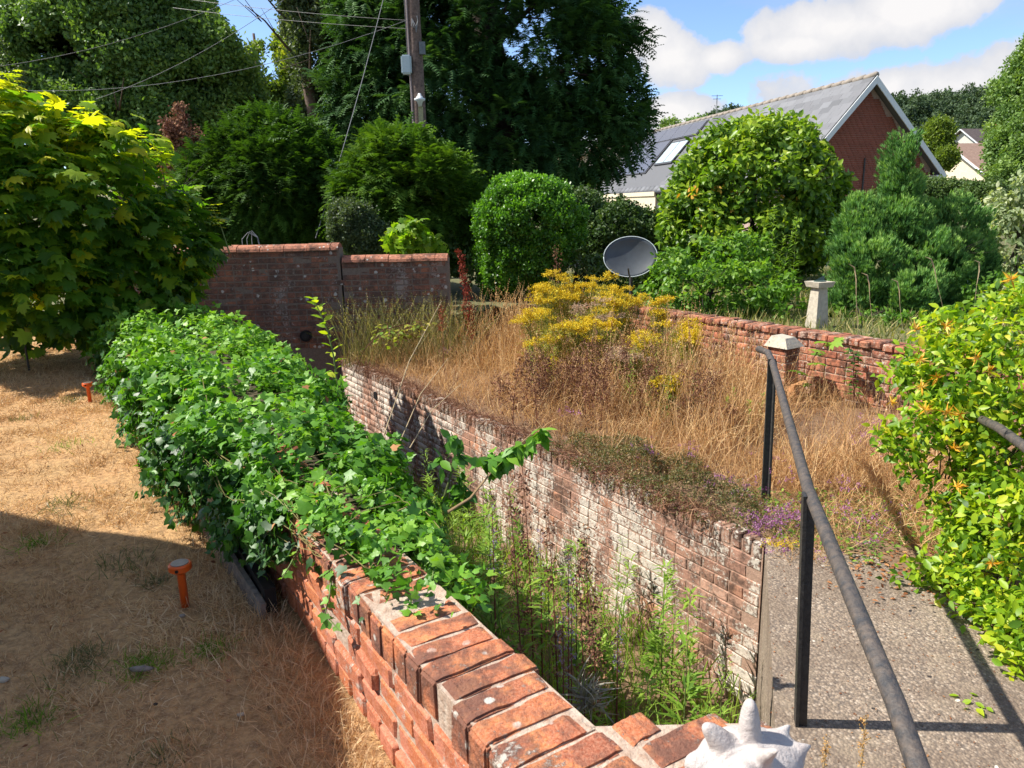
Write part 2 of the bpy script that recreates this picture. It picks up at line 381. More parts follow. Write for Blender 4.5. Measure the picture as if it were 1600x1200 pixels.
m_cable = plain('cable_sheath', (.10, .10, .10), .5)
m_wirel = plain('pale_cable', (.24, .24, .24), .6)
m_dish = plain('satellite_dish_grey', (.075, .085, .095), .38, scale=5, var=.2)
def slatemat():
    m = bpy.data.materials.new('grey_slate'); m.use_nodes = True; n = NT(m.node_tree)
    oi = n.add('ShaderNodeObjectInfo').outputs['Random']; att = n.add('ShaderNodeAttribute', attribute_name='rnd').outputs['Fac']; pos = n.add('ShaderNodeNewGeometry').outputs['Position']
    col = n.ramp(n.math('FRACT', n.math('ADD', oi, att)), [(0, (.11, .112, .12)), (.5, (.19, .193, .205)), (1, (.14, .14, .15))]); col = n.mix(n.math('MULTIPLY', n.noise(pos, 3, 5), .35), col, (.10, .10, .10))
    p = n.add('ShaderNodeBsdfPrincipled', {'Base Color': col, 'Roughness': .75, 'Specular IOR Level': .25}); n.add('ShaderNodeOutputMaterial', {0: p.outputs[0]}); return m
m_slate = slatemat()
m_ridge = plain('ridge_tile', (.33, .28, .23), .9, bump=.3, scale=6)
m_panel = plain('solar_panel_glass', (.10, .10, .115), .25, scale=2, var=.1, spec=.6)
m_glass = plain('skylight_glass', (.42, .52, .56), .12, scale=1, var=.1, spec=.8)
m_frame = plain('dark_window_frame', (.06, .06, .065), .5)
m_render = plain('cream_render', (.66, .56, .40), .9, scale=4, var=.1)
m_tileb = plain('brown_roof_tile', (.30, .20, .15), .9, bump=.5, scale=5, var=.5, col2=(.20, .12, .09))
m_tilep = plain('old_pantile', (.40, .24, .17), .9, bump=.5, scale=7, var=.5, col2=(.20, .13, .10))

G = lambda *c: c
leaf_ivy = leafmat('ivy_leaf', [(0, (.022, .075, .015)), (.35, (.055, .165, .018)), (.65, (.12, .30, .025)), (1, (.24, .44, .04))], .3, .46, .4)
leaf_maple = leafmat('maple_leaf', [(0, (.045, .12, .016)), (.35, (.11, .24, .018)), (.6, (.24, .38, .022)), (.8, (.42, .48, .02)), (1, (.66, .60, .03))], .52, .5)
leaf_honey = leafmat('climber_leaf', [(0, (.06, .14, .014)), (.3, (.16, .30, .018)), (.6, (.33, .47, .022)), (.85, (.52, .56, .03)), (1, (.66, .50, .05))], .42, .42)
leaf_oak = leafmat('broad_leaf', [(0, (.06, .12, .035)), (.5, (.13, .23, .055)), (1, (.25, .36, .08))], .3, .5)
leaf_birch = leafmat('grey_green_leaf', [(0, (.045, .075, .03)), (.5, (.10, .14, .06)), (1, (.22, .26, .14))], .3, .5)
leaf_yel = leafmat('yellow_green_leaf', [(0, (.08, .14, .02)), (.5, (.20, .27, .035)), (1, (.36, .36, .05))], .4, .5)
leaf_yew = leafmat('yew_needles', [(0, (.022, .058, .02)), (.5, (.045, .112, .03)), (1, (.10, .19, .045))], .22, .65, .15)
leaf_yewb = leafmat('yew_shrub_needles', [(0, (.025, .065, .012)), (.5, (.07, .15, .018)), (1, (.17, .28, .025))], .25, .65, .15)
leaf_box = leafmat('glossy_shrub_leaf', [(0, (.03, .09, .012)), (.5, (.09, .23, .02)), (1, (.21, .42, .035))], .35, .4, .45)
leaf_rhod = leafmat('rhododendron_leaf', [(0, (.04, .10, .012)), (.4, (.12, .23, .02)), (.75, (.27, .40, .03)), (1, (.36, .44, .04))], .35, .42, .4)
leaf_jun = leafmat('juniper_needles', [(0, (.05, .13, .04)), (.5, (.15, .31, .085)), (1, (.32, .50, .13))], .22, .65, .15)
leaf_hedge = leafmat('hedge_leaf', [(0, (.03, .07, .018)), (.5, (.07, .13, .032)), (1, (.14, .20, .05))], .25, .55)
leaf_var = leafmat('variegated_leaf', [(0, (.10, .16, .06)), (.5, (.30, .36, .18)), (1, (.60, .62, .40))], .3, .5)
leaf_weed = leafmat('weed_leaf', [(0, (.07, .15, .02)), (.5, (.17, .31, .035)), (1, (.34, .48, .06))], .4, .5)
leaf_bram = leafmat('bramble_leaf', [(0, (.04, .11, .015)), (.5, (.12, .26, .028)), (1, (.27, .42, .05))], .38, .48)
leaf_gold = leafmat('pale_bramble_leaf', [(0, (.14, .22, .03)), (.5, (.30, .36, .05)), (1, (.50, .45, .08))], .4, .45)
leaf_hill = leafmat('hill_tree_leaf', [(0, (.030, .06, .028)), (.5, (.055, .095, .042)), (1, (.10, .15, .06))], .2, .7)
dry_grass = leafmat('dry_grass', [(0, (.30, .16, .08)), (.3, (.50, .28, .13)), (.65, (.66, .42, .19)), (1, (.78, .58, .32))], .3, .6, .2, tcol=(1.2, 1.1, .8))
straw = leafmat('lawn_straw', [(0, (.34, .205, .105)), (.35, (.58, .375, .20)), (.75, (.76, .55, .32)), (1, (.84, .68, .45))], .25, .7, .15, tcol=(1.2, 1.1, .8))
green_grass = leafmat('green_grass', [(0, (.08, .16, .02)), (.5, (.18, .31, .035)), (1, (.36, .46, .07))], .35, .6, .2)
brown_stem = leafmat('brown_dead_stem', [(0, (.12, .05, .04)), (.5, (.25, .12, .075)), (1, (.42, .25, .14))], .1, .8, .1, tcol=(1.1, 1, .8))
red_dock = leafmat('red_dock_seed', [(0, (.16, .025, .015)), (1, (.32, .06, .03))], .15, .7, .2, tcol=(1.2, .8, .6))
yellow_fl = leafmat('yellow_flower', [(0, (.58, .40, .02)), (.6, (.78, .58, .02)), (1, (.82, .70, .08))], .25, .6, .2, tcol=(1.1, 1, .4))
white_fl = leafmat('pale_seed_fluff', [(0, (.42, .27, .17)), (1, (.62, .46, .33))], .3, .8, .1, tcol=(1, 1, 1))
purple_fl = leafmat('purple_flower', [(0, (.24, .08, .20)), (.6, (.42, .16, .36)), (1, (.58, .30, .52))], .3, .6, .2, tcol=(1, .8, 1.1))
orange_fl = leafmat('orange_yellow_blossom', [(0, (.70, .30, .02)), (.5, (.78, .45, .03)), (1, (.80, .62, .18))], .3, .6, .2, tcol=(1.1, .9, .4))
litter_m = leafmat('fallen_leaf_litter', [(0, (.16, .06, .03)), (.5, (.30, .12, .05)), (1, (.48, .26, .12))], .1, .8, .1, tcol=(1, .9, .7))
m_stem = plain('green_stem', (.16, .22, .06), .7, var=.3)
m_redstem = plain('red_brown_stem', (.20, .06, .04), .7, var=.3)
m_straw_st = plain('pale_dry_stem', (.55, .42, .24), .8, var=.3)

# ------------------------------------------------------------------ setting
LZ = .5        # lawn and upper garden level
dW = np.array([-.5283, .8490]); nW = np.array([.8490, .5283])     # direction along the ivy wall, and across it to the right
W0 = np.array([-.05, 1.2])                                        # left edge of the coping, near end
def wl(s, o): p = W0 + dW*s + nW*o; return p                      # point s along, o across
RA = np.array([1.41, 3.90]); RB = np.array([-2.25, 9.60])         # retaining wall top edge
dR = (RB-RA)/np.linalg.norm(RB-RA); nR = np.array([-dR[1], dR[0]]); LR = float(np.linalg.norm(RB-RA))
if nR[0] > 0: nR = -nR                                            # towards the trench
QB = np.array([.92, 10.55]); QA0 = np.array([4.35, 5.25]); QA = QA0 + (QA0-QB)/np.linalg.norm(QA0-QB)*2.2          # right garden wall, its face
dQ = (QB-QA)/np.linalg.norm(QB-QA); LQ = float(np.linalg.norm(QB-QA)); nQ = np.array([-dQ[1], dQ[0]])
if nQ[0] > 0: nQ = -nQ
FY = 9.72                                                         # face of the far wall

def sheet(name, poly, z, mat, div=0, amp=0, seed=0):
    bm = bmesh.new(); vs = [bm.verts.new((x, y, z)) for x, y in poly]; bm.faces.new(vs)
    if div:
        bmesh.ops.triangulate(bm, faces=bm.faces)
        bmesh.ops.subdivide_edges(bm, edges=bm.edges, cuts=div, use_grid_fill=True)
        from mathutils import noise as mn
        for v in bm.verts: v.co.z += amp*mn.noise(Vector((v.co.x*2.2+seed, v.co.y*2.2, 0))) + amp*.5*mn.noise(Vector((v.co.x*7+seed, v.co.y*7, 3)))
    bmesh.ops.recalc_face_normals(bm, faces=bm.faces)
    o = link(name, bm_mesh(name, bm, True), mat); o['kind'] = 'structure'; return o
sheet('ground', [(-3000, -3000), (3000, -3000), (3000, 3000), (-3000, 3000)], -1.6, m_garden)
e0 = wl(-.2, .1); e1 = wl(10.05, .1)
sheet('lawn', [(-14, -4), (e0[0], -4), tuple(e0), tuple(e1), (-14, FY+.1)], LZ, m_lawn, 40, .025)
qa = QA - nQ*.1 - dQ*1.2; qb = QB - nQ*.1
sheet('garden_ground', [(-14, FY+.12), (-.8, FY+.12), (.1, 10.9), (float(qb[0]), float(qb[1])), (float(QA[0]-nQ[0]*.1), float(QA[1]-nQ[1]*.1)), (float(qa[0]), float(qa[1])), (90, 2.5), (90, 75), (-80, 75), (-80, FY+.12)], LZ-.02, m_garden, 10, .04)
sheet('planting_bed', [tuple(RA + nR*-.02), tuple(RB + nR*-.02), (-2.2, FY+.05), (.3, 10.9), tuple(QB), tuple(QA - dQ*1.2), (6.6, .3), (1.9, .3), (1.9, 3.6), (1.45, 3.85)], -.012, m_soil, 30, .02)
sheet('trench_floor', [(-5.8, 10), tuple(wl(-.2, .1)), (.3, .9), (1.2, 1.0), (1.5, 3.9), (-2.2, 10)], -1.12, m_soil, 10, .05)
# concrete path: a thick slab, its left side is the edge of the trench
pp = [(.62, .9), (.88, 2.18), (.96, 2.42), (1.42, 3.89), (1.95, 3.72), (2.12, 3.2), (2.05, 2.62), (2.05, .9)]
po = link('path', prism(pp, -1.1, 0.0).make('path'), m_path); po['kind'] = 'structure'
# terrace the photograph was taken from
to = link('terrace', prism([(-3.0, -5), (3.5, -5), (3.5, .55), (-.15, .55), (-3.0, .4)], -1.5, .35).make('terrace'), m_path); to['kind'] = 'structure'

# ------------------------------------------------------------------ bricks
def brick_mesh(name, size, seed, amp=.0025, bev=.006, sub=0):
    bm = bmesh.new(); bmesh.ops.create_cube(bm, size=1)
    for v in bm.verts: v.co = Vector((v.co.x*size[0], v.co.y*size[1], v.co.z*size[2]))
    if sub: bmesh.ops.subdivide_edges(bm, edges=[e for e in bm.edges if abs((e.verts[0].co-e.verts[1].co).length-size[0]) < 1e-4], cuts=sub)
    bmesh.ops.bevel(bm, geom=[e for e in bm.edges if len(e.link_faces) == 2 and e.calc_face_angle() > .5], offset=bev, segments=2 if sub else 1, affect='EDGES')
    from mathutils import noise as mn
    for v in bm.verts:
        q = v.co*22 + Vector((seed*7.3, seed*3.1, seed)); v.co += mn.noise_vector(q)*amp*1.6
        q = v.co*70 + Vector((seed*5.3, 0, seed)); v.co += mn.noise_vector(q)*amp*.6
    if sub:
        for v in bm.verts:
            ex = max(abs(v.co.x) - (size[0]/2-.02), 0)/.02
            if v.co.z > 0: v.co.z -= .011*ex*ex
    bmesh.ops.triangulate(bm, faces=[f for f in bm.faces if len(f.verts) > 4])
    me = bm_mesh(name, bm); return me
def join_bricks(name, placements, mat, parent):
    """placements: (mesh, matrix) joined into one 'stuff' part"""
    co, lo, to, ra = [], [], [], []; off = 0; cache = {}; rr = random.Random(3)
    for me, mtx in placements:
        if me.name not in cache:
            v = np.array([p.co for p in me.vertices]); l = np.array([x.vertex_index for x in me.loops]); t = np.array([p.loop_total for p in me.polygons]); cache[me.name] = (v, l, t)
        v, l, t = cache[me.name]; mm = np.array(mtx)
        co.append(v @ mm[:3, :3].T + mm[:3, 3]); lo.append(l+off); to.append(t); ra.append(np.full(len(t), rr.random())); off += len(v)
    me = raw_mesh(name, np.concatenate(co), np.concatenate(lo), np.concatenate(to), np.concatenate(ra))
    o = plink(name, me, mat, parent, 'stuff'); return o
def lay(parent, items, mat, cap=300, name='brick', rest='far_bricks'):
    """items: list of (mesh, world matrix); the nearest become parts, the rest one joined part"""
    items = sorted(items, key=lambda t: (t[1].translation - Vector((0, 0, HC))).length); own = {}
    for me, mx_ in items[:cap]:
        if me.name not in own: own[me.name] = me.copy(); own[me.name].materials.clear()
        me = own[me.name]
        o = bpy.data.objects.new(name, me); C.objects.link(o)
        if not me.materials: me.materials.append(mat)
        o.parent = parent; o.matrix_parent_inverse = parent_world(parent).inverted(); o.matrix_basis = mx_
    if len(items) > cap: join_bricks(rest, items[cap:], mat, parent)
def mtx(p, ang, jit=0, rr=random):
    return Matrix.Translation(p) @ Matrix.Rotation(ang + rr.gauss(0, jit), 4, 'Z') @ Matrix.Rotation(rr.gauss(0, jit*.6), 4, 'X') @ Matrix.Rotation(rr.gauss(0, jit*.6), 4, 'Y')

st_m = [brick_mesh('stretcher%d' % i, (.215, .1025, .065), i) for i in range(6)]
hd_m = [brick_mesh('header%d' % i, (.1025, .1025, .065), i+20) for i in range(4)]

def courses(org, d, nrm, L, ztop, n, rr, jit=.008, proud=.004, skip=0.0, sm=st_m, hm=hd_m, hole=None, zlimit=None):
    """brick face along d from org; bricks sit with their face on the line"""
    out = []; ang = math.atan2(d[1], d[0]); BL, CH = .225, .075
    for k in range(n):
        z = ztop - CH*(k+.5); s = -(.1125*(k % 2)) + rr.uniform(-.01, .01); hdr = (k % 4 == 3)
        while s < L - .03:
            bl = BL if not hdr else BL/2; mid = s + bl/2; s += bl
            if mid < .03 or mid > L-.04 or rr.random() < skip: continue
            if hole and hole(mid, z): continue
            dep = rr.gauss(0, proud*.7) + .051
            p = org + d*mid - nrm*dep
            out.append((rr.choice(hm if hdr else sm), mtx((p[0], p[1], z), ang, jit, rr)))
    return out

# --- ivy wall ---
wall1 = empty('brick_wall', (float(W0[0]), float(W0[1]), 0), 0, 'low old red brick wall with brick-on-edge coping, half buried under ivy beside the lawn', 'wall')
Lw = 10.0
a = Acc(); cang = math.atan2(dW[1], dW[0])
c_ = wl(Lw/2-.1, .1075); a.box((c_[0], c_[1], -.155), (Lw+.2, .192, 1.86), cang); c_ = wl(1.1, .1075); a.box((c_[0], c_[1], .82), (2.3, .2, .152), cang)
plink('mortar', a.make('mortar'), m_mortar, wall1)
rr = random.Random(11)
cope_me = [brick_mesh('coping_brick%d' % i, (.217, .0712, .1025), i+40, .0026, .005, 8) for i in range(8)]
cap_items = []; s = .02
acr = math.atan2(nW[1], nW[0])
while s < 2.2:
    o_ = .1075 + rr.gauss(0, .004); p = wl(s+.037, o_); cap_items.append((rr.choice(cope_me), mtx((p[0], p[1], .8487+rr.gauss(0, .0025)), acr + (math.pi if rr.random() < .5 else 0), .012, rr))); s += .0765
# corner at the near end: the rows run on to the right, to the face of the return wall
for k in range(7):
    sk = -.0195 - .0765*k; oe = (.085 - .849*sk)/.5283; oe = min(oe, (.50 - W0[0] - dW[0]*sk)/.849)
    o0 = 0.0
    while o0 < oe - .03:
        l = min(.217, oe-o0); p = wl(sk, o0 + l/2 + rr.gauss(0, .002))
        cap_items.append((rr.choice(cope_me), mtx((p[0], p[1], .8487+rr.gauss(0, .0015)), acr, .008, rr) @ Matrix.Diagonal((l/.217, 1, 1, 1)))); o0 += l + .011
lay(wall1, cap_items, m_cope, 300, 'coping_brick')
q = [tuple(map(float, wl(-.055, .006))), tuple(map(float, wl(-.055, .205))), (.14, 1.272), (.488, 1.272), (.488, .75), (.2, .7)]
plink('corner_pier', prism(q, -1.1, .896).make('corner_pier'), m_mortar, wall1)
side_m = [brick_mesh('worn_stretcher%d' % i, (.212, .1025, .066), i+120, .005, .009) for i in range(8)]
side = courses(wl(-.4, 0), dW, -nW, 5.0, .795, 5, rr, .016, .006, .03, sm=side_m)
lay(wall1, side, m_side, 300, 'brick')
side2 = courses(wl(0, .215), dW, nW, 6.0, .795, 6, rr, .012, .004, .0)
join_bricks('hidden_bricks', side2, m_side, wall1)

# --- retaining wall of the trench ---
wall2 = empty('retaining_wall', (float(RA[0]), float(RA[1]), -1.1), 0, 'lime-washed red brick retaining wall of the sunken trench, patched white and brown', 'wall')
a = Acc(); c_ = (RA+RB)/2 - nR*.11; c_ = c_ - nR*.001; a.box((c_[0], c_[1], -.66), (LR, .212, 1.26), math.atan2(dR[1], dR[0])); plink('mortar', a.make('mortar'), brickmat('washed_mortar', [(0, (.40, .28, .21)), (1, (.34, .23, .18))], wash=.0, washcol=(.64, .56, .47)), wall2)
rr = random.Random(21)
hm2 = [brick_mesh('retaining_coping%d' % i, (.066, .1025, .1), i+60, .003, .008) for i in range(5)]
it = []
s = .04
while s < LR-.04:
    p = RA + dR*s - nR*.048; it.append((rr.choice(hm2), mtx((p[0], p[1], -.055+rr.gauss(0, .004)), math.atan2(dR[1], dR[0]), .02, rr))); s += .0755
drain_s = LR - 1.15
st2 = [brick_mesh('wide_stretcher%d' % i, (.2175, .1025, .0675), i+140, .003, .005) for i in range(6)]; hd2 = [brick_mesh('wide_header%d' % i, (.105, .1025, .0675), i+150, .003, .005) for i in range(4)]
cs = courses(RA, dR, nR, LR, -.108, 13, rr, .005, .002, skip=.0, sm=st2, hm=hd2, hole=lambda m_, z: abs(m_-drain_s) < .09 and abs(z+.28) < .05)
lay(wall2, it + cs, m_retain, 300, 'brick')
a = Acc(); p = RA + dR*drain_s; a.tube([(p[0]+nR[0]*.012, p[1]+nR[1]*.012, -.28), (p[0]-nR[0]*.10, p[1]-nR[1]*.10, -.28)], .05, 12, True); plink('drain_hole', a.make('drain_hole'), m_black, wall2)

# --- far walls ---
def far_wall(x0, x1, zt, zb, label, extra=None):
    w_ = empty('garden_wall', ((x0+x1)/2, FY, 0), 0, label, 'wall')
    a = Acc(); a.box(((x0+x1)/2, FY+.12, (zt+zb)/2-.03-.6), (x1-x0-.004, .232, zt-zb-.06+1.2)); plink('mortar', a.make('mortar'), m_mortar_d, w_)
    rr = random.Random(int(x0*10)); L = x1-x0
    its = courses(np.array([x0, FY]), np.array([1., 0]), np.array([0, -1.]), L, zt-.09, int((zt-.09-zb)/.075), rr, .004, .003)
    lay(w_, its, m_far, 290)
    x = x0 + .01; k = 0
    while x < x1 - .05:
        l = min(.30, x1 - x); me = Acc(); V = []
        n = 8
        for xx in (0, l-.008):
            for j in range(n+1):
                th = math.pi*j/n; V.append((xx, -.135*math.cos(th), .085*math.sin(th)))
        Fc = [[j, j+1, n+2+j, n+1+j] for j in range(n)] + [list(range(n+1))[::-1], list(range(n+1, 2*n+2)), [0, n+1, 2*n+1, n]]
        o = plink('coping_tile', mesh('coping_tile', V, Fc, False), m_farcope, w_); o.matrix_basis = Matrix.Translation((x, FY+.10, zt-.085+rr.gauss(0, .002))) @ Matrix.Rotation(rr.gauss(0, .01), 4, 'Z'); x += .30; k += 1
    return w_
fw1 = far_wall(-5.6, -2.185, 1.47, .1, 'taller dark brick garden wall with rounded coping at the far end of the trench')
fw2 = far_wall(-2.165, -.79, 1.31, .05, 'lower stretch of dark brick wall with rounded coping, stepping down behind the dry grass')
a = Acc(); c_ = at(478, 525, FY-.03); a.tube([(c_[0], FY-.05, c_[2]), (c_[0], FY+.04, c_[2])], .075, 18); pz = link('drain_pipe', a.make('drain_pipe'), m_black)
tag(pz, 'black round drain pipe end in the dark far brick wall just above the ivy', 'pipe')
a = Acc(); a.tube([(c_[0], FY-.068, c_[2]), (c_[0], FY-.05, c_[2])], .045, 14); plink('pipe_bore', a.make('pipe_bore'), m_post, pz)

# --- right garden wall ---
wall4 = empty('garden_wall', (float(QA[0]), float(QA[1]), 0), 0, 'low bright orange-red brick wall with pale mortar behind the handrail, holding up the garden', 'wall')
a = Acc(); c_ = (QA+QB)/2 - nQ*.11; a.box((c_[0], c_[1], .0), (LQ, .2, 1.06), math.atan2(dQ[1], dQ[0])); plink('mortar', a.make('mortar'), m_mortar, wall4)
rr = random.Random(31)
its = courses(QA, dQ, nQ, LQ, .525, 9, rr, .01, .004)
s = .05
hm3 = [brick_mesh('cap_brick%d' % i, (.1025, .25, .066), i+80, .004, .009) for i in range(5)]
while s < LQ-.04:
    p = QA + dQ*s - nQ*.10; its.append((rr.choice(hm3), mtx((p[0], p[1], .568+rr.gauss(0, .004)), math.atan2(dQ[1], dQ[0]), .02, rr))); s += .1125
lay(wall4, its, m_right, 300)
# pier against it
pc = at(1224, 560, 7.15)
pier = empty('brick_pier', (float(pc[0]), float(pc[1]), 0), 0, 'short square brick pier with a sloped stone cap in front of the orange wall', 'pier')
pa = math.atan2(dQ[1], dQ[0])
a = Acc(); a.box((pc[0], pc[1], .2), (.2, .2, .58), pa); plink('core', a.make('core'), m_mortar, pier)
itp = []
for k in range(7):
    for j in (-1, 1):
        off = (nQ*.055*j) if k % 2 == 0 else (dQ*.055*j)
        itp.append((rr.choice(st_m), mtx((pc[0]+off[0], pc[1]+off[1], .47-.075*k), pa + (0 if k % 2 == 0 else math.pi/2), .01, rr)))
lay(pier, itp, m_right, 300)
a = Acc(); b = .135
a.V = [Vector((-b,-b,0)), Vector((b,-b,0)), Vector((b,b,0)), Vector((-b,b,0)), Vector((-b*.5,-b*.5,.09)), Vector((b*.7,-b*.6,.1)), Vector((b*.7,b*.6,.1)), Vector((-b*.5,b*.6,.09))]
a.F = [[0,3,2,1],[4,5,6,7],[0,1,5,4],[1,2,6,5],[2,3,7,6],[3,0,4,7]]
o = plink('cap', a.make('cap'), m_stone, pier); o.matrix_basis = Matrix.Translation((pc[0], pc[1], .508)) @ Matrix.Rotation(pa, 4, 'Z')

# ------------------------------------------------------------------ crowns
def lumps(blobs, n, lr, rng, shell=(.72, 1.04), zmin=None, rag=1.0):
    """blobs: (centre, (rx,ry,rz)); returns lump centres, their outward normals, radii"""
    B = np.array([b[0] for b in blobs]); Rr = np.array([b[1] for b in blobs]); vol = (Rr[:, 0]*Rr[:, 2]); Rr = np.maximum(Rr - lr*.55, Rr*.5); pick = rng.choice(len(B), n, p=vol/vol.sum())
    u = rvec(rng, n); f = rng.uniform(*shell, n)*(1 + rag*.10*np.sin(u[:, 0]*4.1+u[:, 2]*3.3+pick) + rag*.08*np.sin(u[:, 1]*7.3+u[:, 2]*8.1+pick*2))
    P = B[pick] + u*Rr[pick]*f[:, None]; N = norm(u/Rr[pick])
    keep = np.ones(n, bool)
    for b, r in zip(B, Rr): keep &= (np.linalg.norm((P-b)/r, axis=1) > .66)
    if zmin is not None: keep &= P[:, 2] > zmin
    return P[keep], N[keep], lr*rng.uniform(.6, 1.35, keep.sum())
def crown(name, blobs, nl, lr, per, temps, size, mat, rng, parent, mode='broad', shell=(.72, 1.04), zmin=None, young=0, flat=1.0, kind='stuff', rb=(0, 1)):
    P, N, R_ = lumps(blobs, nl, lr, rng, shell, zmin, .3 if shell[0] > .84 else .8); k = len(P)
    idx = np.repeat(np.arange(k), per); n = len(idx)
    u = rvec(rng, n); u = norm(u + N[idx]*.7)
    p = P[idx] + u*(R_[idx]*rng.uniform(.35, 1.05, n))[:, None]*np.array([1, 1, flat])
    lump_t = rng.uniform(0, 1, k)
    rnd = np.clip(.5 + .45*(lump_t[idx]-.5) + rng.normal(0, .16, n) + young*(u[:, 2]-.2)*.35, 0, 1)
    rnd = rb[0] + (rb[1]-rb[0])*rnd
    if mode == 'broad':
        Z = norm(u + rvec(rng, n)*.9 + np.array([0, 0, .35])); Y = rvec(rng, n) + np.array([0, 0, -.5]) + N[idx]*.3
    elif mode == 'yew':
        Y = norm(N[idx]*.9 + rvec(rng, n)*.65 + np.array([0, 0, -.12])); Z = norm(np.array([0, 0, 1.]) + rvec(rng, n)*.45)
    elif mode == 'up':
        Y = norm(N[idx]*.55 + rvec(rng, n)*.35 + np.array([0, 0, .85])); Z = rvec(rng, n)
    sz = size*rng.uniform(.65, 1.3, n)
    me = scatter(name, temps, p, Y, Z, sz, rnd, rng)
    return plink(name, me, mat, parent, kind) if parent else link(name, me, mat, None, kind)
def bl(px, py, Y, rxp, rzp, ry=None):
    """ellipsoid seen at photo pixel with pixel radii"""
    c = at(px, py, Y); sx = rxp/F*Y*1.03; sz = rzp/F*Y*1.03
    return (c, (sx, ry if ry else (sx+sz)*.45, sz))
def trunk(parent, base, top, r, rng, limbs=6, spread=1.5, mat=None, name='trunk', lname='limbs'):
    base = Vector(base); top = Vector(top); a = Acc(); k = 7
    pts = [base.lerp(top, i/(k-1)) + Vector((rng.normal()*r*.5, rng.normal()*r*.5, 0))*(i > 0) for i in range(k)]
    a.tube(pts, [r*(1.25 - .95*i/(k-1)) for i in range(k)], 9); plink(name, a.make(name, True), mat or m_bark, parent)
    if limbs:
        b = Acc(); H = (top-base).length
        for i in range(limbs):
            t = .3 + .65*i/limbs; p0 = base.lerp(top, t); an = rng.uniform(0, 6.28); l = spread*(1.15-t)*rng.uniform(.8, 1.3)
            d = Vector((math.cos(an), math.sin(an), rng.uniform(.2, .8))); p = [p0, p0 + d*l*.35, p0 + d*l*.7 + Vector((0, 0, l*.08)), p0 + d*l + Vector((0, 0, l*.05))]
            b.tube(p, [r*.45*(1.1-t), r*.3*(1.1-t), r*.18*(1.1-t), r*.05], 6)
            for q in range(3):
                d2 = (d + Vector(rng.normal(size=3))*.7).normalized(); s0 = p[1].lerp(p[3], rng.uniform(0, .9)); b.tube([s0, s0 + d2*l*.25, s0 + d2*l*.45], [r*.12*(1.1-t), r*.08*(1.1-t), r*.02], 5)
        plink(lname, b.make(lname, True), mat or m_bark, parent)
R = np.random.default_rng

# big broadleaf tree, upper left
t = empty('broadleaf_tree', (-12.2, 24, LZ), 0, 'large spreading dark green broadleaf tree filling the upper left, behind the maple bush', 'tree')
trunk(t, (-12.2, 24, LZ-.1), (-12.0, 24.2, 7.2), .32, R(1), 14, 4)
crown('crown', [bl(170, 70, 24, 150, 110), bl(70, 110, 24.5, 70, 80), bl(295, 105, 23.5, 95, 72), bl(335, 150, 24, 68, 65), bl(200, 190, 23.5, 150, 75), bl(170, 0, 24, 115, 70), bl(60, 85, 25, 50, 55), bl(250, 45, 25, 85, 65), bl(330, 230, 25, 90, 60)],
      640, .62, 110, CLUMP, .23, leaf_oak, R(2), t, young=.5)
# lighter loose trees
t = empty('yellowing_tree', (-9.6, 31, LZ), 0, 'thin yellow-green tree in the gap between the big broadleaf tree and the drooping tree', 'tree')
trunk(t, (-9.6, 31, LZ), (-9.6, 31, 8.5), .16, R(3), 9, 2.5)
crown('crown', [bl(430, 110, 31, 48, 50), bl(400, 170, 31, 60, 55), bl(455, 190, 31, 40, 60)], 130, .45, 70, CLUMP, .24, leaf_yel, R(4), t, shell=(.4, 1.05), young=.4)
t = empty('drooping_tree', (-6.0, 23, LZ), 0, 'grey-green tree with drooping branches left of the telegraph pole', 'tree')
trunk(t, (-5.6, 23, LZ), (-5.8, 23, 11), .2, R(5), 9, 3)
crown('crown', [bl(520, 20, 23, 75, 55), bl(580, 70, 23, 60, 60), bl(490, 80, 23, 28, 60), bl(560, 160, 23.5, 45, 60), bl(500, 180, 24, 40, 60), bl(520, -60, 23, 100, 60), bl(480, 240, 24, 50, 50)], 330, .42, 90, CLUMP, .19, leaf_birch, R(6), t, shell=(.5, 1.05), flat=1.7, young=.5)
# bare twiggy tree at the left edge
t = empty('twiggy_tree', (-14.5, 22, LZ), 0, 'sparse twiggy tree with thin foliage at the left edge of the sky', 'tree')
trunk(t, (-14.9, 21.8, LZ), (-14.8, 22, 6.5), .07, R(7), 12, 1.6)
crown('crown', [bl(15, 130, 22, 35, 70), bl(40, 190, 22, 60, 40)], 70, .3, 40, CLUMP, .13, leaf_birch, R(8), t, shell=(.4, 1.1))
# huge dark yew
t = empty('yew_tree', (-.4, 19.5, LZ), 0, 'huge dark yew tree towering behind the telegraph pole', 'tree')
trunk(t, (-.2, 19.5, LZ), (-.6, 19.5, 10), .45, R(9), 18, 2.6, m_barkd)
crown('crown', [bl(800, 60, 19.5, 150, 140), bl(880, 110, 19, 110, 110), bl(700, 120, 19.5, 130, 130), bl(620, 60, 20, 90, 110), bl(590, 160, 20, 70, 80), bl(910, 200, 19, 90, 75), bl(800, 200, 19, 120, 80), bl(660, 230, 20, 100, 60),
               bl(760, -60, 19.5, 150, 120), bl(930, 60, 19.5, 48, 60), bl(950, 165, 19, 50, 50), bl(850, 245, 18.5, 90, 45), bl(660, -20, 20, 110, 120), bl(870, 20, 19.5, 80, 60)],
      1150, .55, 34, SPRAY, .34, leaf_yew, R(10), t, 'yew', shell=(.75, 1.08), flat=.75)
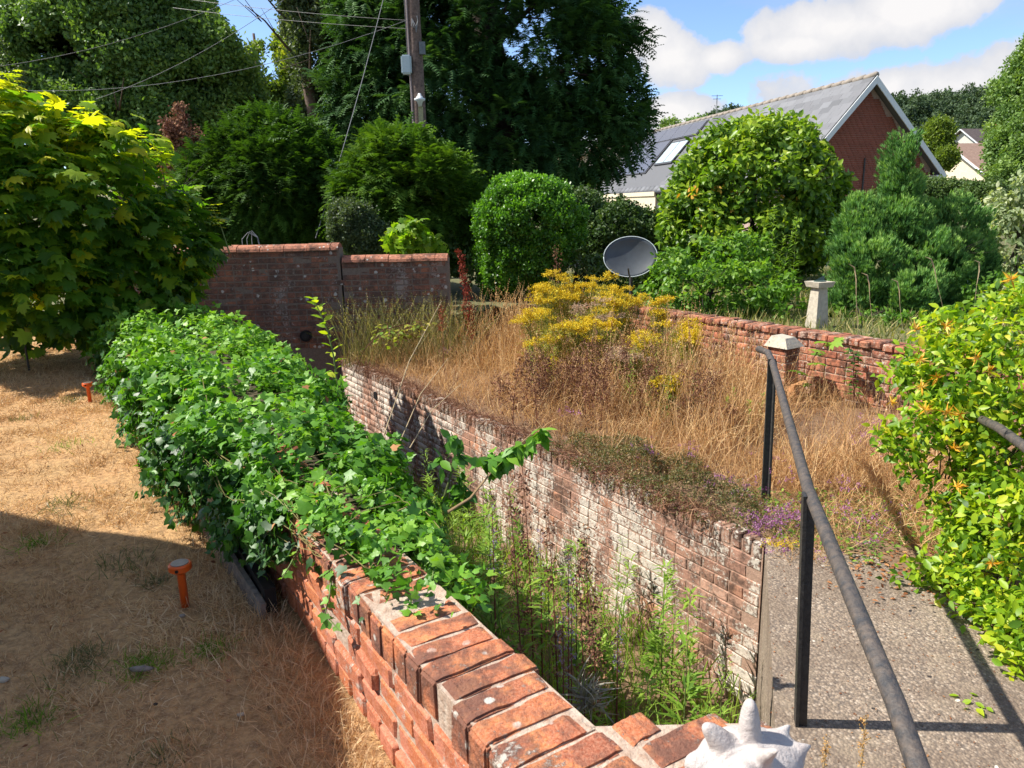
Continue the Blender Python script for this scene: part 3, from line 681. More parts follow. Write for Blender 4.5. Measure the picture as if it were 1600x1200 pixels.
# yew shrubs behind the wall
def shrub(name, label, cat, blobs, nl, lr, per, temps, size, mat, seed, mode='broad', tr=.05, tmat=None, tkids=5, **kw):
    c = blobs[0][0]; t = empty(name, (float(c[0]), float(c[1]), LZ), 0, label, cat)
    top = (float(c[0]), float(c[1]), float(c[2]+blobs[0][1][2]*.5)); trunk(t, (float(c[0]), float(c[1]), LZ-.05), top, tr, R(seed+500), tkids, float(blobs[0][1][0])*1.1, tmat or m_barkd, 'trunk', 'branches')
    crown('foliage', blobs, nl, lr, per, temps, size, mat, R(seed), t, mode, **kw); return t
shrub('yew_shrub', 'broad dark green yew shrub behind the taller brick wall, left of centre', 'shrub', [bl(420, 300, 13.5, 105, 95), bl(340, 320, 13.5, 60, 75), bl(500, 310, 13.5, 55, 80), bl(430, 230, 13.8, 70, 45)], 560, .3, 34, SPRAY, .22, leaf_yewb, 20, 'yew', rb=(0, .75))
shrub('yew_shrub', 'spiky brighter green yew shrub at the foot of the telegraph pole', 'shrub', [bl(640, 310, 12.5, 92, 80), bl(620, 255, 12.5, 55, 40), bl(700, 340, 12.5, 55, 55), bl(575, 320, 12.5, 45, 55)], 440, .24, 34, SPRAY, .24, leaf_yewb, 21, 'yew', shell=(.75, 1.12), rb=(.2, 1))
shrub('small_leaved_shrub', 'small pale-edged shrub showing above the wall step, under the spiky yew', 'shrub', [bl(550, 350, 11.2, 38, 36), bl(575, 370, 11.2, 35, 30)], 120, .12, 45, CLUMP, .07, leaf_birch, 22, rb=(0, .7))
shrub('hedge', 'dark clipped hedge between the round shrub and the cream bungalow wall', 'hedge', [bl(965, 365, 15, 70, 48), bl(900, 350, 15.5, 50, 50), bl(1010, 370, 15, 40, 35)], 330, .2, 40, CLUMP, .12, leaf_hedge, 23)
shrub('dead_shrub', 'rust-brown dead shrub between the maple bush and the dark yew', 'shrub', [bl(285, 225, 15, 22, 50), bl(275, 270, 15, 16, 30)], 60, .2, 30, CLUMP, .11, brown_stem, 24)
shrub('round_shrub', 'neat round glossy green shrub in the middle, like a ball on a leafy stump', 'shrub', [bl(826, 350, 11.5, 82, 70), bl(815, 400, 11.5, 66, 60), bl(790, 420, 11.5, 40, 50)], 620, .11, 60, CLUMP, .085, leaf_box, 25, young=.9, shell=(.88, 1.03))
shrub('rhododendron', 'big domed glossy rhododendron with a few orange leaves in front of the slate roof', 'shrub', [bl(1180, 300, 13, 122, 100), bl(1108, 350, 12.8, 72, 80), bl(1245, 330, 12.8, 72, 88), bl(1190, 238, 13, 80, 48), bl(1180, 370, 12.6, 120, 60)], 900, .2, 52, OVATE, .118, leaf_rhod, 26, young=.7, shell=(.86, 1.04))
shrub('juniper', 'blue-green juniper with one tall spire beside the stone sundial', 'shrub', [bl(1415, 425, 9.6, 100, 78), bl(1350, 430, 9.4, 52, 78), bl(1480, 385, 9.8, 52, 72), bl(1407, 262, 9.7, 17, 52), bl(1407, 305, 9.7, 25, 40), bl(1398, 350, 9.6, 46, 36), bl(1345, 355, 9.6, 35, 40), bl(1515, 415, 9.9, 36, 55), bl(1340, 480, 9.3, 42, 30), bl(1425, 460, 8.9, 38, 35)],
      620, .15, 62, TUFT, .072, leaf_jun, 27, 'up', shell=(.7, 1.06), young=.9)
shrub('variegated_shrub', 'cream variegated shrub at the right edge behind the juniper', 'shrub', [bl(1590, 380, 11, 55, 70), bl(1560, 320, 11.5, 30, 28), bl(1620, 330, 11, 60, 60)], 200, .14, 45, OVATE, .085, leaf_var, 28)
shrub('edge_tree', 'tall broadleaf tree at the right edge of the picture', 'tree', [bl(1640, 160, 21, 72, 90), bl(1612, 240, 20, 55, 60), bl(1655, 90, 21, 55, 60), bl(1578, 275, 19.5, 24, 20)], 300, .34, 80, CLUMP, .16, leaf_oak, 29, young=.6, tr=.2, rb=(.3, 1))
shrub('back_hedge', 'mid green hedge behind the juniper, right of the brick gable', 'hedge', [bl(1470, 305, 17, 85, 22), bl(1560, 308, 16, 65, 26), bl(1400, 318, 17, 50, 20)], 300, .14, 50, CLUMP, .10, leaf_hedge, 30, rb=(.3, 1), young=.4)
shrub('pale_tree', 'bright green young tree to the right of the gable, before the wooded hill', 'tree', [bl(1467, 212, 40, 18, 26), bl(1455, 240, 40, 24, 20), bl(1478, 248, 39, 14, 14)], 130, .32, 60, CLUMP, .22, leaf_yel, 31, rb=(0, .6), tr=.15)
shrub('roof_tree', 'small airy tree tops showing over the far end of the ridge', 'tree', [bl(1060, 200, 62, 28, 12), bl(1100, 195, 64, 22, 10)], 60, .5, 40, CLUMP, .35, leaf_oak, 32, rb=(.4, 1), tr=.15, shell=(.3, 1.1))
shrub('bramble_bank', 'loose bright green bramble bank along the top of the orange wall, left of the sundial', 'shrub', [bl(1110, 455, 9.6, 90, 45), bl(1060, 440, 10, 55, 50), bl(1180, 450, 9.4, 60, 45), bl(1150, 400, 10.2, 60, 35), bl(1220, 470, 8.9, 40, 30)], 420, .12, 26, OVATE, .075, leaf_bram, 33, shell=(.5, 1.08), young=.5)
shrub('bramble_bank', 'low dark tangle of bramble at the foot of the round shrub and hedge', 'shrub', [bl(900, 425, 11.6, 60, 28), bl(960, 430, 12, 60, 30), bl(760, 420, 11.8, 40, 30), bl(710, 395, 12, 40, 35), bl(1000, 420, 12.5, 40, 30)], 330, .12, 26, OVATE, .07, leaf_hedge, 35, shell=(.5, 1.08))
shrub('seedling_maple', 'young maple with big light leaves just above the lower far wall', 'shrub', [bl(640, 370, 10.6, 32, 26), bl(665, 385, 10.6, 30, 20)], 60, .09, 8, MAPLE, .13, leaf_maple, 34, rb=(.3, .75))

rh = [o for o in bpy.data.objects if o.get('category') == 'shrub' and o.name.startswith('rhododendron')][0]; rg = R(44)
PP = np.concatenate([at(px, py, 12.15) + rg.normal(size=(9, 3))*.07 for px, py in ((1150, 300), (1122, 290), (1178, 292), (1155, 310), (1230, 310), (1105, 340), (1250, 335), (1160, 330), (1080, 300))]); n = len(PP)
plink('orange_leaves', scatter('orange_leaves', OVATE, PP, rvec(rg, n)+np.array([0, 0, -.4]), rvec(rg, n)+np.array([-.3, -.5, .4]), .11*rg.uniform(.7, 1.2, n), rg.uniform(0, .7, n), rg), leafmat('orange_leaf', [(0, (.55, .25, .03)), (1, (.68, .45, .06))], .35), rh, 'stuff')
shrub('bramble_bank', 'low leafy scrub along the foot of the juniper, right of the sundial', 'shrub', [bl(1350, 500, 8.7, 40, 18), bl(1420, 505, 8.3, 50, 18), bl(1490, 505, 8.3, 50, 22), bl(1300, 498, 9.2, 30, 18), bl(1560, 470, 8.8, 60, 40)], 240, .09, 26, OVATE, .06, leaf_bram, 36, shell=(.4, 1.1))
# large-leaf maple bush, left
def leaf_parts(parent, temps, P, Y, Z, S, rnd, rng, mat, ncap, base, hidden_name='foliage'):
    """nearest leaves as parts, the rest as one stuff part"""
    order = np.argsort(np.linalg.norm(P - np.array([0, 0, HC]), axis=1)/S); k = min(ncap, len(P)); near = order[:k]; far = order[k:]
    Rm = frames(Y, Z); var = []
    for i in range(12):
        t_ = temps[i % len(temps)]; rv = (i//len(temps)+.5)/4
        st = np.concatenate([[0], np.cumsum(t_.tot)]); me = raw_mesh(base, t_.V, t_.loops, t_.tot, np.full(len(t_.tot), rv)); me.materials.append(mat); var.append((rv, me))
    inv = parent_world(parent).inverted()
    for i in near:
        c = sorted(var, key=lambda v: abs(v[0]-rnd[i]))[:len(temps)]; me = c[int(rng.integers(len(c)))][1]
        o = bpy.data.objects.new('leaf', me); C.objects.link(o); o.parent = parent; o.matrix_parent_inverse = inv
        m4 = np.eye(4); m4[:3, :3] = Rm[i]*S[i]; m4[:3, 3] = P[i]; o.matrix_basis = Matrix(m4.tolist())
    if len(far): plink(hidden_name, scatter(hidden_name, temps, P[far], Y[far], Z[far], S[far], rnd[far], rng), mat, parent, 'stuff')

rg = R(50)
mb = empty('maple_bush', (-4.6, 7.6, LZ), 0, 'large-leaved green and yellow maple bush at the left edge beyond the lawn', 'shrub')
blobs = [bl(60, 330, 7.3, 120, 120, .9), bl(160, 300, 7.5, 95, 100, .9), bl(225, 370, 7.7, 95, 80, .8), bl(90, 235, 7.4, 90, 60, .7), bl(10, 215, 7.2, 50, 75, .7), bl(60, 450, 7.0, 120, 85, .8), bl(200, 440, 7.6, 90, 65, .7), bl(265, 400, 7.9, 55, 55, .6), bl(-60, 300, 7.1, 130, 200, 1.0), bl(180, 230, 7.6, 60, 45, .5)]
P, N, R_ = lumps(blobs, 900, .2, rg, (.78, 1.05)); idx = np.repeat(np.arange(len(P)), 9); n = len(idx)
u = norm(rvec(rg, n) + N[idx]*.6); p = P[idx] + u*(R_[idx]*rg.uniform(.3, 1.1, n))[:, None]
p = p[:]; ok = p[:, 2] > LZ+.02; p = p[ok]; idx = idx[ok]; u = u[ok]; n = len(p)
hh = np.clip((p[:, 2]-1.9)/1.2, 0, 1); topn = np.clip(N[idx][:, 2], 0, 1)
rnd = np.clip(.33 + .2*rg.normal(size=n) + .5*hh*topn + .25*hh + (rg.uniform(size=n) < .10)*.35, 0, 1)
Y = N[idx]*np.array([1, 1, .2]) + rvec(rg, n)*.5 + np.array([0, 0, -.35]); Z = norm(np.array([0, 0, .65]) + N[idx]*.8 + rvec(rg, n)*.4)
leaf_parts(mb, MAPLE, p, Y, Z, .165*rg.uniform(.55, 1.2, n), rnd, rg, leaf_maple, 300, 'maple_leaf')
trunk(mb, (-4.6, 7.9, LZ), (-4.5, 7.9, 2.7), .06, rg, 14, 1.6, m_barkd, 'stem', 'branches')
# leading shoots on top
a = Acc(); PP = []; YY = []; ZZ = []
for px, py, Yd in [(22, 110, 7.3), (130, 160, 7.5), (25, 150, 7.2), (175, 190, 7.5), (220, 205, 7.6), (250, 235, 7.7), (60, 165, 7.4), (105, 200, 7.4), (330, 320, 7.9)]:
    tp = at(px, py, Yd); b = tp - np.array([rg.normal()*.05, 0, .5]); a.tube([b, (b+tp)/2 + rg.normal(size=3)*.02, tp], [.008, .006, .003], 5)
    for k in range(9):
        t_ = 1 - k*.055; q = b + (tp-b)*t_; an = k*2.4; PP.append(q); YY.append((math.cos(an), math.sin(an), .1 - .04*k)); ZZ.append((math.cos(an)*-.2, math.sin(an)*-.2, 1))
plink('leading_shoots', a.make('leading_shoots'), m_stem, mb)
PP = np.array(PP); plink('shoot_leaves', scatter('shoot_leaves', MAPLE, PP, np.array(YY), np.array(ZZ), .12*rg.uniform(.6, 1.2, len(PP)), rg.uniform(.6, 1, len(PP)), rg), leaf_maple, mb, 'stuff')

# ------------------------------------------------------------------ ivy over the wall
rg = R(60)
ivy = empty('ivy', (float(wl(3, .1)[0]), float(wl(3, .1)[1]), LZ), 0, 'thick mound of green ivy spilling over the low brick wall beside the lawn', 'climbing plant')
SX = [0, .55, 1.0, 1.6, 2.2, 3.2, 4.4, 5.6, 6.6, 7.3]
LO = [.02, .01, .0, -.10, -.22, -.24, -.24, -.24, -.24, -.2]        # left reach across the wall
RO = [.24, .34, .42, .54, .62, .78, .92, .92, .90, .7]                 # right reach
HT = [.92, .94, .96, .98, 1.0, 1.02, 1.01, 1.0, .98, .9]
LB = [.86, .84, .80, .66, .56, .5, .5, .5, .5, .5]                     # how low the left side hangs
def prof(s, v):
    """v 0..1 from the left skirt over the top to the right skirt"""
    lo, ro, ht, lb = (np.interp(s, SX, q) for q in (LO, RO, HT, LB)); rb_ = np.interp(s, SX, [.8, .66, .5, .35, .2, .05, -.05, -.1, -.1, .2])
    th = v*math.pi; mid = (lo+ro)/2; hw = (ro-lo)/2; ex = .55
    o = mid - hw*np.sign(np.cos(th))*np.abs(np.cos(th))**ex
    top = np.abs(np.sin(th))**.62
    base = np.where(th < math.pi/2, lb, rb_)
    return o, base + (ht-base)*top
n = 42000
s = rg.uniform(.42, 7.35, n*2); wgt = np.interp(s, [0, 1.2, 7.3], [1.6, 1.3, .55]); s = s[rg.uniform(size=n*2)*1.6 < wgt][:n]; n = len(s)
v = rg.uniform(.0, 1, n)
def surf(s, v):
    o, z = prof(s, v); b = .05*np.sin(s*5.1+v*9)+.045*np.sin(s*11.3-v*17+1)+.03*np.sin(s*23+v*31)
    P = np.stack([W0[0]+dW[0]*s+nW[0]*o, W0[1]+dW[1]*s+nW[1]*o, z], -1); return P, b
P, b = surf(s, v); P1, _ = surf(s+.01, v); P2, _ = surf(s, np.clip(v+.01, 0, 1)); P0, _ = surf(s, np.clip(v-.01, 0, 1))
N = norm(np.cross(P1-P, P2-P0)); N = N*np.sign(np.where(np.abs(N[:, 2:3]) > .05, N[:, 2:3], 1)); 
cen = np.stack([W0[0]+dW[0]*s+nW[0]*.15, W0[1]+dW[1]*s+nW[1]*.15, np.full(n, .7)], -1); N = N*np.sign((N*(P-cen)).sum(1, keepdims=True))
dep = rg.uniform(-.11, .03, n); P = P + N*(b*np.interp(s, [.4, 2], [.25, 1]) + dep*np.interp(s, [.4, 1.6], [.35, 1]))[:, None]
keep = P[:, 2] > .43
# thinning near the end where bricks show
edge = np.interp(s, [.5, .95, 1.35, 1.7], [.08, .38, .82, 1.]); keep &= rg.uniform(size=n) < edge
nearl = (s < 1.35) & (v < .40 - .12*s); keep &= ~(nearl & (rg.uniform(size=n) < .85)); keep &= s > .5 + .12*np.sin(v*9)
P, N, s, v = P[keep], N[keep], s[keep], v[keep]; n = len(P)
Y = norm(N*.35 + rvec(rg, n)*.75 + np.array([0, 0, -.75])*(1-np.abs(N[:, 2:3])*.7)); Z = norm(N + rvec(rg, n)*.55 + np.array([0, 0, .25]))
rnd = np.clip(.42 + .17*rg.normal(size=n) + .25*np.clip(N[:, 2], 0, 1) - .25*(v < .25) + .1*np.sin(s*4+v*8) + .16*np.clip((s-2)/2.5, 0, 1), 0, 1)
S = np.clip(.037*np.exp(rg.normal(size=n)*.28), .018, .075)*np.interp(s, [.4, 1.5, 3, 7], [.75, .9, 1.1, 1.25])
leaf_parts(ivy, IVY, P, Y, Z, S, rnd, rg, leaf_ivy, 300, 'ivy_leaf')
di = rg.choice(n, 420, replace=False); plink('withered_leaves', scatter('withered_leaves', IVY+OVATE, P[di]+N[di]*.012, Y[di], Z[di], S[di]*.8, rg.uniform(0, 1, 420), rg), litter_m, ivy, 'stuff')
# dark twiggy mass under the leaves
V = []; ns, nv = 40, 18
for i in range(ns):
    si = 1.25 + 6.0*i/(ns-1); sh = .17 if si > 1.8 else .12
    pts, _ = surf(np.full(nv, si), np.linspace(0.02, .98, nv)); c = np.array([W0[0]+dW[0]*si+nW[0]*.15, W0[1]+dW[1]*si+nW[1]*.15, .7])
    for q in pts: d = q-c; V.append(c + d*(1-sh/max(np.linalg.norm(d), .11)) - np.array([0, 0, .02]))
Fc = [[i*nv+j, i*nv+j+1, (i+1)*nv+j+1, (i+1)*nv+j] for i in range(ns-1) for j in range(nv-1)]
plink('twig_mass', mesh('twig_mass', V, Fc, True), plain('ivy_twig_mass', (.05, .045, .02), .95, bump=1, scale=30, var=.5, col2=(.10, .07, .04)), ivy)
a = Acc()
for k in range(150):
    s0 = rg.uniform(1.3, 6.8) if k > 60 else rg.uniform(1.0, 2.2); v0 = rg.uniform(.05, .95); q = []; ds, dv = rg.normal()*.05, rg.normal()*.02
    for j in range(6):
        pt, bb = surf(np.array([max(s0+ds*j, .75)]), np.array([np.clip(v0+dv*j, .03, .97)])); q.append(pt[0] + np.array([0, 0, .004+.014*rg.uniform() + .6*bb[0]*(s0 > 1.6)]))
    a.tube(q, .0013 if k % 4 else .0022, 4)
plink('stems', a.make('stems'), plain('ivy_stem', (.30, .26, .09), .7, var=.4), ivy)
# trailing strands hanging down the bare brick at the near end
def strand(points, nleaf, size, parent, mat, rg, stemmat, r=.003, temps=IVY, rb=(.4, .95), name='strand', droop=-.4, parts=True):
    pts = [Vector(tuple(map(float, p_))) for p_ in points]; a = Acc(); a.tube(pts, [r*(1.2-.7*i/(len(pts)-1)) for i in range(len(pts))], 5); PP = []; YY = []; ZZ = []
    L = len(pts)-1
    for k in range(nleaf):
        t_ = (k+.6)/nleaf*L; i = min(int(t_), L-1); q = pts[i].lerp(pts[i+1], t_-i); d = (pts[i+1]-pts[i]).normalized(); an = k*2.4 + rg.uniform(0, .6); sd = Vector((math.cos(an), math.sin(an), droop)); PP.append(q + sd*.004); YY.append(sd + d*.4); ZZ.append(Vector((0, 0, 1)) - sd*.3 + Vector(rg.normal(size=3))*.3)
    PP = np.array(PP); n_ = len(PP)
    st = plink(name, a.make(name), stemmat, parent)
    me = scatter('leaves', temps, PP, np.array(YY), np.array(ZZ), size*rg.uniform(.6, 1.15, n_), rg.uniform(rb[0], rb[1], n_), rg)
    plink(name+'_leaves', me, mat, parent)
for pts, nl in [([at(470, 850, 2.3), at(455, 880, 2.15), at(440, 905, 2.1)], 7), ([at(520, 880, 2.02), at(515, 930, 1.9), at(508, 960, 1.88), at(530, 985, 1.84)], 12), ([at(620, 890, 1.93), at(622, 920, 1.84), at(618, 940, 1.79)], 14), ([at(570, 870, 2.), at(560, 900, 1.95), at(520, 915, 1.92)], 12),
                ([at(680, 880, 1.95), at(675, 905, 1.85)], 10), ([at(440, 840, 2.4), at(425, 870, 2.4), at(405, 900, 2.35)], 9), ([at(545, 850, 2.1), at(530, 880, 2.0), at(505, 900, 1.95)], 12)]:
    strand(pts, nl, .034, ivy, leaf_ivy, rg, m_stem)
# upright ivy-like sprig reaching over the trench
sp = empty('shoot', tuple(at(735, 800, 2.6)), 0, 'arching leafy shoot with drooping pointed leaves leaning out over the trench', 'plant')
def whorl(center, axis, nl, size, parent, mat, rg, temps=OVATE, rb=(.3, .8), spread=.12, name='leaves'):
    n_ = nl; c = np.array(center); ax = norm(np.array(axis, float)); t_ = rg.uniform(-1, .15, n_); P_ = c + ax*t_[:, None]*spread + rvec(rg, n_)*.008
    Y_ = rvec(rg, n_)*.9 + np.array([0, 0, -.75]) + ax*.2; Z_ = rvec(rg, n_)*.5 + np.array([0, -.2, .8])
    plink(name, scatter(name, temps, P_, Y_, Z_, size*rg.uniform(.55, 1.1, n_), rg.uniform(*rb, n_), rg), mat, parent)
rg = R(61)
a = Acc(); stem = [at(700, 800, 2.6), at(735, 778, 2.65), at(770, 735, 2.7), at(800, 705, 2.72), at(845, 665, 2.75)]; a.tube(stem, [.006, .005, .004, .003, .002], 6); plink('stem', a.make('stem'), plain('tan_stem', (.38, .25, .12), .7), sp)
for px, py, k in [(770, 712, 20), (800, 700, 24), (815, 690, 16), (845, 672, 18), (830, 690, 14), (785, 720, 18)]: whorl(at(px, py, 2.72), (.6, 0, .6), k, .078, sp, leaf_ivy, rg, rb=(.45, .95), spread=.06)
sp2 = empty('shoot', tuple(at(700, 790, 2.9)), 0, 'shorter leafy shoot rising from the ivy just left of the arching one', 'plant')
a = Acc(); a.tube([at(690, 790, 2.9), at(705, 740, 2.9), at(712, 700, 2.9), at(705, 675, 2.9)], [.005, .004, .003, .002], 6); plink('stem', a.make('stem'), m_stem, sp2)
for px, py, k in [(705, 682, 18), (715, 705, 14), (690, 715, 8), (722, 745, 14), (725, 765, 10), (700, 770, 8)]: whorl(at(px, py, 2.9), (.1, 0, 1), k, .078, sp2, leaf_ivy, rg, rb=(.2, .75), spread=.04)
sp3 = empty('shoot', tuple(at(525, 580, 4.9)), 0, 'tall thin upright shoot with paired bright leaves standing above the ivy before the dark wall', 'plant')
strand([at(527, 600, 4.9), at(522, 560, 4.9), at(513, 520, 4.9), at(500, 488, 4.9), at(489, 466, 4.9)], 26, .085, sp3, leaf_honey, rg, m_stem, .006, OVATE, (.35, .8), 'stem', .1)

# ------------------------------------------------------------------ climber on the right rail
rg = R(70)
hk = empty('climber', tuple(atz(1500, 900, 0.0)), 0, 'dense yellow-green climbing shrub with orange blossoms over the second rail at the right edge', 'climbing plant')
HB = [bl(1545, 590, 3.7, 85, 70, .4), bl(1600, 520, 3.9, 90, 65, .45), bl(1500, 530, 4.1, 55, 40, .3), bl(1460, 570, 4.0, 55, 40, .25), bl(1590, 700, 3.5, 80, 90, .4), bl(1500, 660, 3.7, 70, 45, .25), bl(1600, 850, 3.2, 75, 90, .35), bl(1640, 640, 3.6, 90, 120, .4),
      bl(1560, 900, 3.25, 75, 45, .25), bl(1500, 880, 3.5, 50, 30, .15), bl(1460, 910, 3.45, 38, 20, .12), bl(1575, 970, 2.95, 45, 35, .15), bl(1620, 980, 2.8, 70, 60, .2), bl(1425, 690, 3.9, 30, 25, .15), bl(1560, 800, 3.5, 55, 60, .25), bl(1650, 460, 4, 70, 40, .3), bl(1440, 600, 4, 40, 25, .2), bl(1545, 730, 3.6, 40, 45, .2), bl(1452, 905, 3.4, 55, 24, .15), bl(1405, 690, 3.9, 34, 24, .15), bl(1440, 740, 3.8, 34, 26, .15), bl(1495, 810, 3.6, 42, 40, .15), bl(1510, 930, 3.15, 45, 28, .15), bl(1590, 1040, 2.7, 30, 25, .1)]
P, N, R_ = lumps(HB, 1900, .07, rg, (.45, 1.15)); idx = np.repeat(np.arange(len(P)), 11); n = len(idx)
u = norm(rvec(rg, n) + N[idx]*.4); p = P[idx] + u*(R_[idx]*rg.uniform(.2, 1.5, n))[:, None]; ok = p[:, 2] > .01; p = p[ok]; u = u[ok]; idx = idx[ok]; n = len(p)
lt = rg.uniform(0, 1, len(P)); rnd = np.clip(.42 + .45*(lt[idx]-.5) + .2*rg.normal(size=n) + .2*np.clip(N[idx][:, 2], 0, 1), 0, 1)
Y = rvec(rg, n) + np.array([0, 0, -.2]) + N[idx]*.5; Z = norm(np.array([-.25, 0, .8]) + rvec(rg, n)*.7)
leaf_parts(hk, OVATE, p, Y, Z, .052*rg.uniform(.6, 1.25, n), rnd, rg, leaf_honey, 300, 'climber_leaf')
a = Acc()
for k in range(46):
    b0 = HB[int(rg.integers(9))]; c = b0[0]; e = c + rvec(rg, 1)[0]*np.array(b0[1])*1.0; e[2] = max(e[2], .02); gb = np.array([c[0]+rg.normal()*.1, c[1]+.1, max(c[2]-.35, .0)]); a.tube([gb, (gb+c)/2 + rg.normal(size=3)*.03, c, e], [.004, .003, .0025, .001], 5)
for k in range(5):
    g0 = atz(1500+rg.normal()*10, 850+rg.normal()*8, 0) ; a.tube([g0, g0 + np.array([rg.normal()*.04, rg.normal()*.03, .3]), g0 + np.array([rg.normal()*.06, rg.normal()*.05, .62])], [.012, .01, .006], 6)
plink('stems', a.make('stems'), m_barkd, hk)
fl = [(1437, 562), (1480, 645), (1445, 640), (1545, 580), (1465, 590), (1500, 648), (1550, 880), (1580, 437), (1440, 605), (1393, 628), (1495, 760), (1490, 700), (1430, 515), (1478, 510), (1525, 560)]
PP = []; YY = []; ZZ = []
for px, py in fl:
    c = at(px, py, (3.15 if py < 700 else 2.9) if px > 1400 else 3.6)
    for k in range(18): PP.append(c); YY.append(rvec(rg, 1)[0] + np.array([0, -.3, .2])); ZZ.append(rvec(rg, 1)[0])
PP = np.array(PP); plink('blossoms', scatter('blossoms', LANCE, PP, np.array(YY), np.array(ZZ), .04*rg.uniform(.7, 1.3, len(PP)), rg.uniform(0, 1, len(PP)), rg), orange_fl, hk)

# ------------------------------------------------------------------ grasses
rg = R(80)
from mathutils import noise as mn
def inpoly(P, poly):
    x, y = P[:, 0], P[:, 1]; ins = np.zeros(len(P), bool); k = len(poly)
    for i in range(k):
        x1, y1 = poly[i]; x2, y2 = poly[(i+1) % k]
        c = ((y1 > y) != (y2 > y)) & (x < (x2-x1)*(y-y1)/((y2-y1)+1e-12)+x1); ins ^= c
    return ins
def blades(name, P2, z, h, mat, rg, temps=BLADE, lean=.6, rb=(0, 1), rnd=None, parent=None, label=None, cat='grass', wide=1.0):
    n = len(P2); P = np.concatenate([P2, np.full((n, 1), z) if np.ndim(z) == 0 else z[:, None]], 1)
    Y = np.array([0, 0, 1.]) + rvec(rg, n)*lean; Y[:, 2] = np.abs(Y[:, 2])+.05; Z = rvec(rg, n)*np.array([1, 1, .1])
    r_ = rnd if rnd is not None else rg.uniform(rb[0], rb[1], n)
    o = link(name, scatter(name, temps, P, Y, Z, h, r_, rg), mat); tag(o, label, cat if label else None, None, 'stuff'); return o
# rough grass of the garden behind the orange wall
n = 30000; P2 = np.stack([rg.uniform(.6, 9, n), rg.uniform(5.6, 15, n)], 1); P2 = P2[((P2 - QB) @ nQ) < -.16]; P2 = P2[P2[:, 0] < .62*P2[:, 1]+1.5]; n = len(P2)
blades('garden_grass', P2, LZ-.03, rg.uniform(.06, .24, n), leafmat('garden_grass_blade', [(0, (.07, .11, .025)), (.4, (.16, .20, .05)), (.75, (.36, .32, .12)), (1, (.58, .44, .22))], .3, .6), rg, [blade(b_, .03, 3) for b_ in (.5, 1.2)], .6, label='rough green and straw grass of the garden behind the orange wall')
# lawn: short dry straw
n = 430000; X = rg.uniform(-6.2, 0.2, n); Yy = 1.2 + 7.0*rg.uniform(0, 1, n)**1.7; P2 = np.stack([X, Yy], 1)
rel = P2 - W0; off = rel @ nW; P2 = P2[(off < .03) & (np.abs(P2[:, 0]) < .74*P2[:, 1]+.5)]; n = len(P2)
big = np.array([mn.noise(Vector((x*1.3, y*1.3, 0))) for x, y in P2[::1]])
fine_ = np.array([mn.noise(Vector((x*6, y*6, 5))) for x, y in P2[::1]])
kp = rg.uniform(size=n) < np.clip(.6 + fine_*1.3, .08, 1); P2 = P2[kp]; big = big[kp]; fine_ = fine_[kp]; n = len(P2)
lh = rg.uniform(.022, .058, n)*np.interp(P2[:, 1], [1.5, 8], [.85, 1.35])*(1+.5*np.clip(fine_, 0, 1))
blade_w = [blade(b_, .034, 2) for b_ in (.4, 1.0, 1.7)]
blades('dry_lawn_grass', P2, LZ-.006, lh, straw, rg, blade_w, 1.9, rnd=np.clip(.5+.55*big+.22*rg.normal(size=n), 0, 1), label='short parched straw-coloured grass covering the lawn')
# longer dry tufts at the wall foot
n = 14000; s_ = rg.uniform(-.2, 6, n); o_ = -.04 - np.abs(rg.normal(size=n))*.13; P2 = W0 + dW*s_[:, None] + nW*o_[:, None]
blades('dry_grass_fringe', P2, LZ-.01, rg.uniform(.04, .11, n), straw, rg, [blade(b_, .014, 3) for b_ in (.5, 1.1, 1.8)], 1.0, rb=(.2, 1), label='longer dry grass fringe along the foot of the ivy wall')
# planting bed: tall dry grass
bed = [tuple(RA + dR*1.35 - nR*.18), tuple(RB - nR*.1), (-2.1, FY-.05), (-.7, FY-.02), (.1, 10.7), tuple(QB + nQ*.05), tuple(QA0 + nQ*.06 + dQ*.4), (3.1, 4.4), (2.45, 4.3)]
def bedpts(n, dens=None):
    X = rg.uniform(-2.6, 4.4, n); Y_ = rg.uniform(3.2, 11, n); P = np.stack([X, Y_], 1); P = P[inpoly(P, bed)]
    if dens is not None: P = P[rg.uniform(size=len(P)) < dens(P)]
    return P
dist_edge = lambda P: -((P - RA) @ nR)
P2 = bedpts(92000, lambda P: np.clip(.25 + dist_edge(P)/.9, .15, 1)*np.where((P[:, 0] > 2.2) & (P[:, 1] < 6.6), .45, 1)); n = len(P2); de = dist_edge(P2)
lowf = lambda P: np.interp(P[:, 0] - .22*(P[:, 1]-5), [1.3, 2.0, 2.6], [1, .75, .55])
pn = np.array([mn.noise(Vector((x*1.6, y*1.6, 9))) for x, y in P2]); hh = rg.uniform(.15, .58, n)*np.clip(.42+de*.5, .35, 1.15)*lowf(P2)*(1+.55*pn)
kp = rg.uniform(size=n) < np.clip(.75+1.2*pn, .15, 1); P2 = P2[kp]; hh = hh[kp]; de = de[kp]; n = len(P2)
blades('tall_dry_grass', P2, -.02, hh, dry_grass, rg, [blade(b_, .0055, 4) for b_ in (.5, 1.1, 1.9)], .55, label='tall golden dry grass growing thick over the raised bed')
P2 = bedpts(34000, lambda P: np.clip(1.15-dist_edge(P)*.7, .15, 1)); n = len(P2); blades('short_dry_grass', P2, -.02, rg.uniform(.10, .34, n), dry_grass, rg, [blade(b_, .009, 4) for b_ in (.7, 1.4, 2.1)], .7, rb=(.1, 1), label='short curling dry grass along the front of the raised bed')
P2 = bedpts(6500, lambda P: np.clip(.1 + dist_edge(P)/1.1, .05, 1)*np.where((P[:, 0] > 1.9) & (P[:, 1] < 7.2), .4, 1)); n = len(P2); de = dist_edge(P2)
